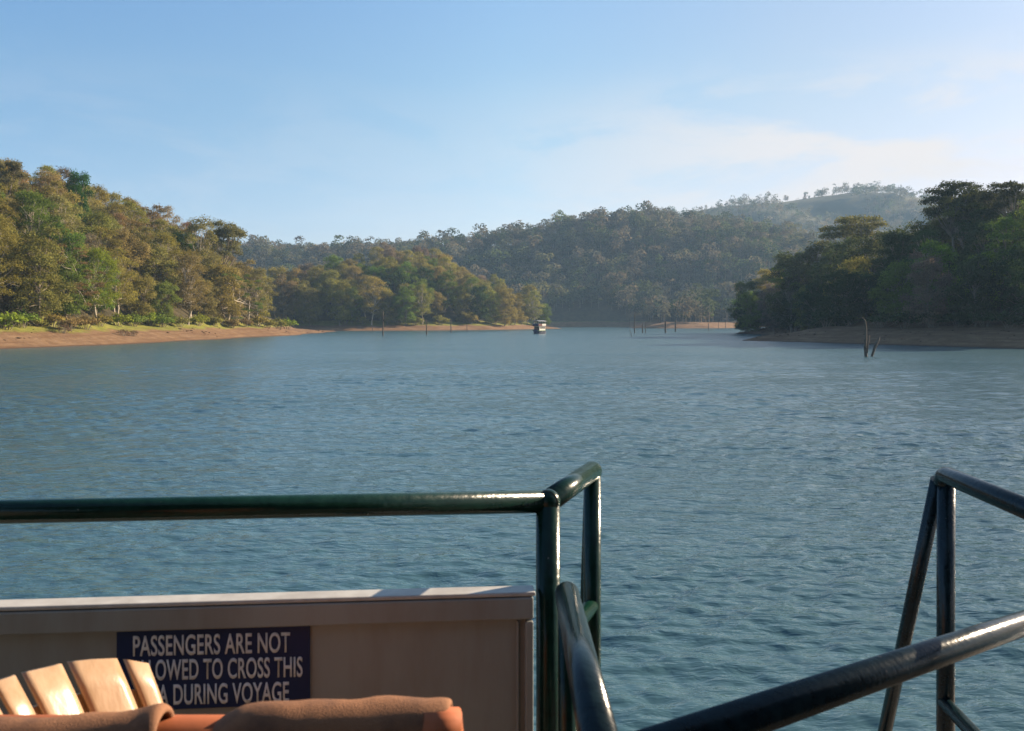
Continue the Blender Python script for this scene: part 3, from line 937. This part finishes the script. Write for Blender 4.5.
# small trees one can tell apart on the bare skyline ridge
for k, px in enumerate([703, 706, 719, 727, 730, 744, 751, 755, 758, 772, 776, 786, 789, 799, 802, 806, 809, 815, 818, 822, 826, 828, 831, 834, 857, 861, 864, 868, 871, 880, 893, 896, 899, 909]):
    Y = 1985 + (k * 37) % 20
    lab = 'tiny tree standing against the sky on the bare far ridge'
    plant(random.choice(['dense', 'loose', 'loose', 'bare']), (px + random.uniform(-2, 2) - 512) / F * Y, Y, random.uniform(0.35, 0.95) * (0.9 if px < 840 else 0.42), jit(GREY), lab, 'tree', 'trees on the far ridge line')


# ------------------------------------------------------------------ dead trees standing in the water
def snag(px, base_py, top_py, label, r0=0.22, kind='post', lean=0.0, group=None, r1=0.5):
    Y = EYE * F / (base_py - HY)
    x = (px - 512) / F * Y; H = (base_py - top_py) / F * Y
    root = empty('dead_tree', (x, Y, 0), label, 'dead tree', group)
    r = random.Random(int(px * 7 + top_py))
    mb = MB()
    pts, rad = [], []
    for i in range(6):
        t = i / 5
        pts.append((lean * H * t + r.uniform(-.05, .05) * r0 * 4, r.uniform(-.1, .1), -1.2 + (H + 1.2) * t)); rad.append(r0 * (1.1 - t * r1))
    mb.tube(pts, rad, n=7)
    mb.build('trunk', M['deadwood'], root, smooth=True)
    if kind == 'fork':
        b = MB()
        p = Vector(pts[3])
        b.tube([p, p + Vector((H * .07, 0, H * .14)), p + Vector((H * .10, 0, H * .30))], [r0 * .55, r0 * .4, r0 * .2], n=5)
        b.build('branch', M['deadwood'], root, smooth=True)
        b = MB(); p = Vector(pts[4])
        b.tube([p, p + Vector((-H * .05, 0, H * .12)), p + Vector((-H * .06, 0, H * .26))], [r0 * .4, r0 * .3, r0 * .15], n=5)
        b.build('branch', M['deadwood'], root, smooth=True)
    return root


snag(383, 335.5, 311, 'tall forked dead trunk in the water off the left shore', 0.24, 'fork')
snag(372.5, 331.5, 319, 'short thin dead trunk left of the tall forked one', 0.14)
snag(426.5, 335, 320, 'dark straight dead trunk before the middle of the wooded point', 0.22)
snag(451, 332.6, 319.5, 'dead trunk close to the earth bank of the wooded point', 0.26)
snag(467, 332, 324, 'low thin dead stump right of two taller trunks at the point', 0.2)
snag(634.5, 333, 313, 'tallest thin dead trunk in the cluster in mid lake', 0.26)
snag(629.5, 331.5, 317, 'very thin pale stick beside the tallest mid lake trunk', 0.08)
snag(632.5, 336.5, 331, 'short crooked branch poking out in front of the mid lake trunks', 0.10, lean=-0.4)
snag(642.5, 333, 323, 'short stump, left one of the close pair in mid lake', 0.27)
snag(645.5, 333, 321.5, 'slender stump, right one of the close pair in mid lake', 0.17)
snag(665.5, 332.6, 321, 'thick dark stump right of the close pair in mid lake', 0.38, r1=0.15)
snag(675.5, 331.5, 320.5, 'thick dark stump next to the pale earth spit', 0.36, r1=0.15)
snag(708.5, 331, 323, 'small dark stump before the right half of the pale spit', 0.24)
snag(718.5, 329, 320, 'thin pale trunk at the pale spit, left one of two', 0.16)
snag(725.5, 328.5, 318.5, 'thin pale trunk at the pale spit, right one of two', 0.2)

# the crooked pair near the right bank
Yd = EYE * F / (356.5 - HY)
root = empty('dead_tree', ((866 - 512) / F * Yd, Yd, 0), 'crooked dead tree with curved top in the water before the right bank', 'dead tree')


def pxp(px, py, dy=0.0):
    p = at(px, py, Yd); return Vector((p.x - root.location.x, dy, p.z))


MB().tube([pxp(866, 366), pxp(866, 356), pxp(865.2, 348), pxp(865.8, 338), pxp(866, 328), pxp(865.3, 321.5), pxp(863.2, 318.3), pxp(860, 317)],
          [0.24, 0.22, 0.21, 0.15, 0.12, 0.10, 0.085, 0.05], n=7).build('trunk', M['deadwood'], root, smooth=True)
MB().tube([pxp(866.5, 353), pxp(868.5, 344, 0.3), pxp(870.5, 338, 0.5), pxp(871.5, 335.5, 0.6)], [0.19, 0.17, 0.13, 0.05], n=6).build('branch', M['deadwood'], root, smooth=True)
MB().tube([pxp(866, 350), pxp(864.0, 345, -.2), pxp(863.2, 339, -.3)], [0.15, 0.11, 0.04], n=6).build('branch', M['deadwood'], root, smooth=True)
root2 = empty('dead_tree', ((872 - 512) / F * Yd, Yd, 0), 'leaning broken dead stump right of the crooked dead tree', 'dead tree')
off = root.location.x - root2.location.x
sh = lambda v: Vector((v.x + off, v.y, v.z))
MB().tube([sh(pxp(871.2, 366)), sh(pxp(872, 355.5)), sh(pxp(874.5, 348.5)), sh(pxp(876.5, 343)), sh(pxp(879, 338.5)), sh(pxp(879.6, 336.5))], [0.17, 0.17, 0.19, 0.22, 0.13, 0.03], n=7).build('trunk', M['deadwood'], root2, smooth=True)
MB().tube([sh(pxp(876, 344)), sh(pxp(872.5, 343.5, .2)), sh(pxp(870.5, 344.5, .3))], [0.13, 0.09, 0.04], n=6).build('branch', M['deadwood'], root2, smooth=True)


# ------------------------------------------------------------------ the other tour boat, far off
def far_boat():
    Y = EYE * F / (333.6 - HY)
    t = empty('tour_boat', ((539 - 512) / F * Y, Y, 0), 'small double deck tour boat with dark bow crossing before the wooded point', 'boat', rz=R(-37))
    t.scale = (0.72, 0.52, 0.92)
    # local +X... bow at -Y; length 13, beam 4.2
    Lh, Bh = 13.0, 4.4
    sec = []
    for (y, w, z0, z1) in ((-6.6, 0.05, 0.3, 1.9), (-5.2, 0.62, -0.2, 1.65), (-3.0, 0.95, -0.3, 1.45), (0, 1.0, -0.3, 1.35), (4.5, 0.98, -0.3, 1.35), (6.4, 0.85, -0.1, 1.4)):
        h = Bh / 2 * w; sec.append([(-h * .7, y, z0), (-h, y, z1), (h, y, z1), (h * .7, y, z0)])
    v = [p for s in sec for p in s]; f = []
    for i in range(len(sec) - 1):
        for k in range(4):
            f.append((i * 4 + k, i * 4 + (k + 1) % 4, (i + 1) * 4 + (k + 1) % 4, (i + 1) * 4 + k))
    f += [(0, 1, 2, 3), tuple(len(v) - 4 + k for k in range(4))]
    MB().poly(v, f).build('hull', M['boat_navy'], t)
    MB().box((0, 0, 1.30), (Bh + .14, 9.5, 0.30)).build('rubbing_strake', M['boat_green'], t)
    MB().box((0, 1.0, 2.35), (3.7, 8.0, 1.9)).build('lower_cabin', M['boat_white'], t)
    for sx in (-1, 1):
        for k in range(5):
            w = MB().box((sx * 1.86, -1.9 + k * 1.5, 2.6), (0.06, 1.0, 0.8)).build('window', M['glass'], t)
    MB().box((0, -3.03, 2.1), (3.66, 0.06, 1.3)).build('front_panel', M['boat_maroon'], t)
    MB().box((0, -3.075, 2.75), (2.9, 0.03, 0.7)).build('windscreen', M['glass'], t)
    MB().box((0, 0.4, 3.42), (4.3, 10.6, 0.18)).build('upper_deck', M['boat_maroon'], t)
    MB().box((0, -4.6, 3.95), (4.1, 0.08, 0.9)).build('front_panel', M['boat_navy'], t)
    for sx in (-1, 1):
        MB().box((sx * 2.05, -2.2, 3.92), (0.07, 4.6, 0.85)).build('side_panel', M['boat_maroon'], t)
        MB().box((sx * 2.05, 2.9, 3.92), (0.07, 5.2, 0.85)).build('side_panel', M['boat_white'], t)
        for y in (-4.4, -1.8, 0.8, 3.2, 5.3):
            MB().tube([(sx * 2.0, y, 3.4), (sx * 2.0, y, 5.6)], 0.05, n=6).build('roof_post', M['boat_white'], t)
    v = []; n = 9
    mb = MB()
    ring = [(-2.4 + 4.8 * i / (n - 1), 5.55 + 0.32 * math.sin(math.pi * i / (n - 1))) for i in range(n)]
    for y in (-5.0, 6.0):
        v += [(x, y, z) for x, z in ring] + [(x, y, z - 0.10) for x, z in ring]
    f = []
    for i in range(n - 1):
        f += [(i, i + 1, 2 * n + i + 1, 2 * n + i), (n + i, 3 * n + i, 3 * n + i + 1, n + i + 1), (i, n + i, n + i + 1, i + 1), (2 * n + i, 2 * n + i + 1, 3 * n + i + 1, 3 * n + i)]
    f += [(0, 2 * n, 3 * n, n), (n - 1, 2 * n - 1, 4 * n - 1, 3 * n - 1)]
    mb.poly(v, f).build('roof', M['boat_grey'], t)


far_boat()

# ------------------------------------------------------------------ our own boat: deck, hull; unseen roof and walls added for shade
DECK = EYE - 1.45
RAIL = EYE - 0.438
own = empty('passenger_boat', (0, 0, DECK), 'passenger boat whose open upper deck carries the railings and seats', 'boat')
up = lambda z: z - DECK         # world height -> height on the deck
MB().poly([(-2.6, -9, -.08), (2.6, -9, -.08), (2.6, 2.0, -.08), (1.9, 2.93, -.08), (-2.0, 2.93, -.08), (-2.6, 2.0, -.08),
           (-2.6, -9, 0), (2.6, -9, 0), (2.6, 2.0, 0), (1.9, 2.93, 0), (-2.0, 2.93, 0), (-2.6, 2.0, 0)],
          [(5, 4, 3, 2, 1, 0), (6, 7, 8, 9, 10, 11)] + [(i, (i + 1) % 6, 6 + (i + 1) % 6, 6 + i) for i in range(6)]).build('deck', M['deck'], own)
hz0, hz1 = up(-0.5), -0.083
MB().poly([(-1.8, -9, hz0), (1.8, -9, hz0), (1.7, 1.2, hz0), (0.9, 2.2, hz0), (-0.9, 2.2, hz0), (-1.7, 1.2, hz0),
           (-2.5, -9, hz1), (2.5, -9, hz1), (2.5, 1.9, hz1), (1.8, 2.8, hz1), (-1.9, 2.8, hz1), (-2.5, 1.9, hz1)],
          [(5, 4, 3, 2, 1, 0), (6, 7, 8, 9, 10, 11)] + [(i, (i + 1) % 6, 6 + (i + 1) % 6, 6 + i) for i in range(6)]).build('hull', M['hull'], own)
MB().box((0, -4.35, 2.79), (5.2, 9.3, 0.08)).build('roof', M['shade_wall'], own, bevel=0.02)  # unseen roof added to keep sky light off the bulwark panel
MB().box((2.3, -4.1, 1.374), (0.05, 9.5, 2.748)).build('shade_side_wall', M['shade_wall'], own)  # unseen wall added to block sun from the right
MB().box((-2.3, -3.7, 0.75), (0.05, 10.5, 1.50)).build('shade_side_wall', M['shade_wall'], own)  # unseen wall added to dim the deck from the left
MB().box((0, -8.95, 1.374), (4.5, 0.05, 2.748)).build('shade_rear_wall', M['shade_wall'], own)  # unseen wall added to dim the deck from behind
for y in (0.2, -2.2, -5.0):  # posts under the added roof
    MB().tube([(-2.3, y, 1.503), (-2.3, y, 2.75)], 0.03, n=10).build('roof_post', M['rail_green'], own, smooth=True)

# bulwark panel, turned five degrees
A5 = R(5.05)
P0 = Vector((0.070, 2.02, DECK))
U = Vector((math.cos(A5), math.sin(A5), 0)); Nn = Vector((math.sin(A5), -math.cos(A5), 0)); Zz = Vector((0, 0, 1))
bul = empty('bulwark_panel', P0, 'cream painted bulwark panel under the left railing', 'panel')


def loc(u, n, z): return U * u + Nn * n + Zz * z


AX = (U, Nn, Zz)
TOP = (EYE - 0.650) - DECK
MB().box(loc(-1.25, -0.020, (TOP - 0.054) / 2), (2.44, 0.020, TOP - 0.054), AX).build('infill_sheet', M['panel'], bul)
MB().box(loc(-1.25, -0.012, TOP - 0.027), (2.46, 0.044, 0.052), AX).build('top_band', M['panel'], bul, bevel=0.004)
MB().box(loc(-0.0295, -0.012, (TOP - 0.058) / 2), (0.019, 0.042, TOP - 0.058), AX).build('end_stile', M['panel'], bul, bevel=0.004)
MB().box(loc(-0.056, -0.0065, (TOP - 0.058) / 2), (0.006, 0.010, TOP - 0.062), AX).build('bead', M['panel'], bul, bevel=0.002)
MB().box(loc(-1.25, -0.020, TOP + 0.006), (2.47, 0.056, 0.010), AX).build('cap_ledge', M['lit_lip'], bul, bevel=0.003)


def onpanel(px, py, n):
    """point of the panel's face plane (n metres proud) seen at a photo pixel"""
    dx, dz = (px - 512) / F, -(py - HY) / F
    base = P0 + Nn * n
    Yv = base.dot(Nn) / (Vector((dx, 1, 0)).dot(Nn))
    return Vector((dx * Yv, Yv, EYE + dz * Yv))


# the notice
def sign():
    n0 = -0.006
    tl, tr_, = onpanel(117, 627, n0), onpanel(310, 621.5, n0)
    width = (tr_ - tl).length
    hgt = 0.192
    o = empty('warning_sign', tl - Zz * hgt, 'navy warning sign with white capital letters on the cream bulwark', 'sign')
    ctr = U * (width / 2) + Zz * (hgt / 2)
    MB().box(ctr, (width, 0.007, hgt), AX).build('board', M['navy'], o, bevel=0.0015)
    lines = [('PASSENGERS ARE NOT', 133, 290, 644.5), ('ALLOWED TO CROSS THIS', 131, 302.5, 669), ('AREA DURING VOYAGE', 132, 289, 694)]
    for txt, xa, xb, yc in lines:
        cu = bpy.data.curves.new('lettering', 'FONT'); cu.body = txt; cu.size = 1.0; cu.extrude = 0.0; cu.offset = 0.015
        cu.space_character = 1.04
        to = bpy.data.objects.new('lettering', cu); COL.objects.link(to)
        dg = bpy.context.evaluated_depsgraph_get()
        me = bpy.data.meshes.new_from_object(to.evaluated_get(dg))
        bpy.data.objects.remove(to); me.name = 'lettering'
        co = np.empty(len(me.vertices) * 3, dtype=np.float32); me.vertices.foreach_get('co', co); co = co.reshape(-1, 3)
        mn, mx = co.min(0), co.max(0)
        yl = yc + 1.7; yr = yc - 2.3
        p1, p2 = onpanel(xa, yl, n0 + 0.0048), onpanel(xb, yr, n0 + 0.0048)
        capm = 20.7 / F * 1.95
        out = []
        ex = (p2 - p1)
        for c in co:
            a = (c[0] - mn[0]) / (mx[0] - mn[0]); b = (c[1] - mn[1]) / (mx[1] - mn[1]) - 0.5
            out.append(p1 + ex * a + Zz * (b * capm) - o.location)
        me.vertices.foreach_set('co', np.array([tuple(v) for v in out], dtype=np.float32).ravel())
        me.materials.clear(); me.materials.append(M['white'])
        me.update()
        lo = bpy.data.objects.new('lettering', me); COL.objects.link(lo); lo.parent = o
        sm = lo.modifiers.new('solid', 'SOLIDIFY'); sm.thickness = 0.0008; sm.offset = 0


sign()

# ------------------------------------------------------------------ railings
RAD = 0.0275
L = 'rail_green'


def rail_thing(label, loc_):
    return empty('railing', loc_, label, 'railing')


def tube_part(root, name, pts, rad, m, n=20):
    o = MB().tube([Vector(p) - root.location for p in pts], rad, n=n).build(name, M[m], root, smooth=True)
    return o


import bmesh


def ball(c, r, root, m, name):
    me = bpy.data.meshes.new(name); bm = bmesh.new(); bmesh.ops.create_uvsphere(bm, u_segments=20, v_segments=12, radius=r)
    for f_ in bm.faces: f_.smooth = True
    bm.to_mesh(me); bm.free(); me.materials.append(M[m])
    o = bpy.data.objects.new(name, me); COL.objects.link(o); o.parent = root; o.location = c - root.location


c0 = Vector((0.088, 2.075, RAIL)); c1 = Vector((0.236, 2.50, RAIL))
rl = rail_thing('dark green pipe railing above the cream bulwark panel on the left', (c0.x, c0.y, DECK))
tube_part(rl, 'top_rail', [c0 + Vector((0.0, 0, 0)) , c0 - U * 1.2 + Vector((0, 0.0, 0)), c0 - U * 2.3], RAD, L)
tube_part(rl, 'post', [(c0.x, c0.y, DECK), (c0.x, c0.y, RAIL - 0.0)], RAD + 0.002, L)
tube_part(rl, 'post', [(c1.x, c1.y, DECK), (c1.x, c1.y, RAIL)], RAD - 0.002, L)
tube_part(rl, 'corner_rail', [c0 - (c1 - c0) * 0.03, c1], RAD + 0.001, L)
for c_, r_ in ((c0, RAD + 0.003), (c1, RAD + 0.0012)): ball(c_, r_, rl, L, 'elbow')
tube_part(rl, 'brace', [(c1.x, c1.y + 0.02, RAIL - 0.03), (0.235, 2.86, DECK)], RAD - 0.005, L)
tube_part(rl, 'mid_rail', [(c0.x, c0.y, RAIL - 0.392), (c1.x, c1.y, RAIL - 0.392)], RAD - 0.006, L)
tube_part(rl, 'post', [c0 - U * 2.25 - Zz * (RAIL - DECK), c0 - U * 2.25], RAD, L)

d0 = Vector((1.243, 2.45, RAIL)); d1 = Vector((1.165, 1.46, RAIL))
B = 'rail_blue'
rr_ = rail_thing('dark blue green railing with slanted brace at the right of the gangway', (d0.x, d0.y, DECK))
tube_part(rr_, 'top_rail', round_path([d0 - Zz * 0.2, d0, d1], 0.03, 5)[1:], RAD - 0.002, B)
tube_part(rr_, 'post', [(d0.x + 0.006, d0.y, DECK), (d0.x + 0.006, d0.y - .004, RAIL - 0.012)], RAD - 0.003, B)
tube_part(rr_, 'brace', [(d0.x - 0.004, d0.y + 0.02, RAIL - 0.02), (d0.x - 0.004, 2.86, DECK)], RAD - 0.006, B)
tube_part(rr_, 'mid_rail', [(d0.x, d0.y, RAIL - 0.655), (d1.x, d1.y + .1, RAIL - 0.655)], RAD - 0.008, B)
tube_part(rr_, 'post', [(d1.x, d1.y + .09, DECK), (d1.x, d1.y + .09, RAIL)], RAD - 0.003, B)

e0 = at(567, 594, 1.93); e1 = at(597, 731, 1.16); e1 = e1 + (e1 - e0) * 0.17
f1 = at(1024, 623, 2.05); f0 = at(767, 711, 1.28); fd = (f1 - f0).normalized()
f0 = f0 - fd * 0.42; f2 = f1 + fd * 0.13
rn = rail_thing('nearest glossy dark stair handrails crossing at the bottom of the gangway', (e0.x, e0.y, DECK))
ed = (e0 - e1).normalized()
tube_part(rn, 'near_rail', [e0, e1], RAD, B, 24)
ball(e0, RAD + 0.0004, rn, B, 'end_cap')
tube_part(rn, 'cross_rail', [f0, f1, f2], RAD, B, 24)
tube_part(rn, 'post', [(e0.x, e0.y - 0.01, DECK), (e0.x, e0.y - .01, e0.z - 0.01)], RAD - 0.006, L)
tube_part(rn, 'post', [(e1.x, e1.y + .02, DECK), (e1.x, e1.y + .02, e1.z)], RAD - 0.004, B)
tube_part(rn, 'post', [(f2.x, f2.y, DECK), (f2.x, f2.y, f2.z)], RAD - 0.004, B)


# ------------------------------------------------------------------ slatted chair at the lower left
def chair():
    root = empty('slatted_chair', (-0.80, 1.45, DECK), 'sunlit cream slatted chair standing before the warning sign', 'chair')
    O = root.location
    # top edge of the back, as (photo x, photo y, depth): left end nearer than the right
    def depth(px): return 1.31 + (px - 0) / 150 * 0.21 + 0.02 * math.sin(math.pi * max(0, min(1, (px + 60) / 210)))
    def topy(px): return float(np.interp(px, [-70, -40, 0, 25, 62, 71, 95, 118, 128, 150], [712, 696, 681, 673, 664.5, 662.2, 659.6, 658.6, 659.6, 663.5]))
    def lean(px): return float(np.interp(px, [-60, 20, 70, 125, 150], [0.62, 0.50, 0.42, 0.37, 0.32]))
    def pt(px, drop, back=0.0):
        Y = depth(px); p = at(px, topy(px), Y)
        p = p + Vector((lean(px) * drop + 0.10 * drop, -0.12 * drop, -drop))
        return p + Vector((-0.72, 0.66, -0.2)).normalized() * back
    for (a, b) in ((-75, -55), (-46, -12), (-5, 17), (24.5, 63.5), (70.5, 119), (127, 150.5)):
        mb = MB(); n = 6; rows = 10; v = []; f = []
        for j in range(rows):
            dr = 0.40 * j / (rows - 1)
            for i in range(n + 1):
                px = a + (b - a) * i / n
                edge = 0.004 * (abs(2 * i / n - 1) ** 4) + (0.004 if j == 0 else 0)
                v.append(pt(px, dr, edge) - O)
        base = len(v)
        for j in range(rows):
            dr = 0.40 * j / (rows - 1)
            for i in range(n + 1): v.append(pt(a + (b - a) * i / n, dr, 0.018) - O)
        w = n + 1
        for j in range(rows - 1):
            for i in range(n):
                k = j * w + i
                f.append((k, k + 1, k + w + 1, k + w)); f.append((base + k, base + k + w, base + k + w + 1, base + k + 1))
        for i in range(n):
            f.append((i, base + i, base + i + 1, i + 1)); k = (rows - 1) * w + i; f.append((k, k + 1, base + k + 1, base + k))
        for j in range(rows - 1):
            k = j * w; f.append((k, k + w, base + k + w, base + k)); k += n; f.append((k, base + k, base + k + w, k + w))
        mb.poly(v, f).build('back_slat', M['chair'], root, smooth=True)
    # cross band behind the slats, seen low in the gaps
    v, f = [], []
    xs = [-65 + (147 + 65) * i / 24 for i in range(25)]
    for back in (0.020, 0.034):
        for dr in (0.052, 0.20):
            for px in xs: v.append(pt(px, dr, back) - O)
    w = len(xs)
    for i in range(w - 1):
        f += [(i, i + 1, w + i + 1, w + i), (2 * w + i, 3 * w + i, 3 * w + i + 1, 2 * w + i + 1), (i, 2 * w + i, 2 * w + i + 1, i + 1), (w + i, w + i + 1, 3 * w + i + 1, 3 * w + i)]
    f += [(0, w, 3 * w, 2 * w), (w - 1, 3 * w - 1, 4 * w - 1, 2 * w - 1)]
    MB().poly(v, f).build('cross_band', M['chair'], root, smooth=False)
    # seat, arms and legs, under the frame of the photo
    sx, sy = 0.14, -0.05
    MB().box((sx, sy, 0.44), (0.46, 0.26, 0.035)).build('seat', M['chair'], root, bevel=0.01)
    for dx in (-0.19, 0.19):
        for dy in (-0.10, 0.10):
            MB().box((sx + dx, sy + dy, 0.211), (0.04, 0.04, 0.422)).build('leg', M['chair'], root, bevel=0.005)


chair()


# ------------------------------------------------------------------ orange padded bench with cloths thrown over its back
def bench():
    Yb = 1.16
    top = at(200, 717, Yb).z
    root = empty('padded_bench', (-0.40, Yb, DECK), 'orange padded bench back along the lower left edge', 'bench')
    O = root.location
    x0, x1 = -0.95, -0.16
    r = 0.035
    tube_part(root, 'backrest', [(x0, Yb, top - r), (x0 + 0.02, Yb, top - r), ((x0 + x1) / 2, Yb, top - r), (x1 - .02, Yb, top - r), (x1, Yb, top - r)], [0.02, r, r, r, 0.022], 'orange', 20)
    MB().box((-0.118, 0, (top - r) - DECK - 0.19), (x1 - x0 - 0.06, 0.035, 0.32)).build('back_pad', M['orange'], root, bevel=0.012)
    MB().box((-0.118, -0.19, 0.45), (x1 - x0 - 0.04, 0.34, 0.06)).build('seat', M['orange'], root, bevel=0.02)
    for dx in (-0.42, 0.18):
        for dy in (-0.02, -0.34):
            MB().box((dx - 0.05, dy, 0.21), (0.035, 0.03, 0.42)).build('leg', M['rail_blue'], root, bevel=0.004)
    return Yb, top


Yb, btop = bench()


def drape(name, label, prof, Yc, r, seed, hang_f=0.22, hang_b=0.16, thick=0.010):
    """cloth laid over the round bench back; prof = [(photo x, photo y of its top edge)]"""
    rr = np.random.default_rng(seed)
    pxs = np.linspace(prof[0][0], prof[-1][0], 46)
    pys = np.interp(pxs, [p[0] for p in prof], [p[1] for p in prof])
    v, f = [], []
    cols = []
    ns = 26
    O = Vector((at((prof[0][0] + prof[-1][0]) / 2, 717, Yc).x, Yc, DECK))
    for i, (px, py) in enumerate(zip(pxs, pys)):
        p = at(px, py, Yc)
        row = []
        for j in range(ns):
            t = j / (ns - 1)
            s = -hang_f + t * (hang_f + hang_b + math.pi * r)
            wv = 0.0032 * math.sin(px * 0.037 + 9 * s + seed) + 0.0042 * (abs(math.sin(px * 0.047 + s * 17 + seed * 2)) ** 0.6 - 0.7) + 0.0016 * math.sin(px * 0.083 - s * 52) + 0.0004 * rr.normal()
            if s < 0: y, z = -r - 0.02 * (-s / hang_f) + wv, s
            elif s < math.pi * r:
                a = s / r; y, z = -r * math.cos(a) + wv * 0.5, r * math.sin(a) + wv * 0.5
            else: y, z = r + wv, -(s - math.pi * r)
            row.append(Vector((p.x, Yc + y, p.z - r + z)) - O)
        cols.append(row)
    n = len(cols)
    v = [q_ for row in cols for q_ in row]
    for i in range(n - 1):
        for j in range(ns - 1):
            k = i * ns + j; f.append((k, k + 1, k + ns + 1, k + ns))
    o = MB().poly(v, f).build(name, M['cloth'], None, smooth=True)
    o.location = O
    m = o.modifiers.new('solid', 'SOLIDIFY'); m.thickness = thick; m.offset = -1
    m2 = o.modifiers.new('sub', 'SUBSURF'); m2.levels = 1; m2.render_levels = 1
    tag(o, label, 'cloth')
    return o


drape('draped_cloth', 'long faded orange cloth draped over the bench back below the sign', [(214, 724), (226, 715), (240, 708), (258, 703.5), (285, 701), (320, 699.5), (360, 700), (400, 699.5), (435, 699), (446, 699.5), (452, 702)], 1.14, 0.044, 5)
drape('draped_cloth', 'short orange cloth with a peaked corner on the bench back below the chair', [(-40, 718), (0, 718.5), (40, 717), (80, 715.5), (115, 714), (140, 711), (152, 707), (158, 705.5), (163, 707), (166, 711)], 1.13, 0.042, 9)
# the rolled hem at the right end of the long cloth
roll = MB()
pc = at(446, 700, 1.14)
pts = []
v, f = [], []
for j in range(22):
    a = j / 21 * 2.6 * math.pi; rad = 0.030 - 0.0028 * a
    for dx in (-0.03, 0.02):
        v.append((dx + 0.004 * math.sin(a * 2), -math.cos(a) * rad, math.sin(a) * rad))
for j in range(21): f.append((2 * j, 2 * j + 1, 2 * j + 3, 2 * j + 2))
ro = roll.poly(v, f).build('rolled_cloth', M['orange'], None, smooth=True)
ro.location = (pc.x, 1.128, pc.z - 0.034)
m = ro.modifiers.new('solid', 'SOLIDIFY'); m.thickness = 0.006; m.offset = 0
tag(ro, 'bright orange rolled cloth end at the right tip of the bench back', 'cloth')


# ------------------------------------------------------------------ haze
def haze():
    m = bpy.data.materials.new('haze_air'); m.use_nodes = True
    n, l = m.node_tree.nodes, m.node_tree.links
    n.clear()
    out = n.new('ShaderNodeOutputMaterial')
    p = n.new('ShaderNodeVolumePrincipled')
    p.inputs['Color'].default_value = (0.45, 0.70, 1.0, 1)
    p.inputs['Density'].default_value = 0.00014
    p.inputs['Anisotropy'].default_value = 0.1
    l.new(p.outputs[0], out.inputs['Volume'])
    o = MB().box((0, 0, 179), (5900, 5900, 364)).build('haze', m)
    tag(o, 'thin blue haze over the lake and hills', 'haze', kind='stuff')


haze()

# unused prototypes leave the scene
for ps in PROTO.values():
    for p_ in ps:
        if id(p_) not in USED:
            for c_ in list(p_.children): bpy.data.objects.remove(c_)
            bpy.data.objects.remove(p_)
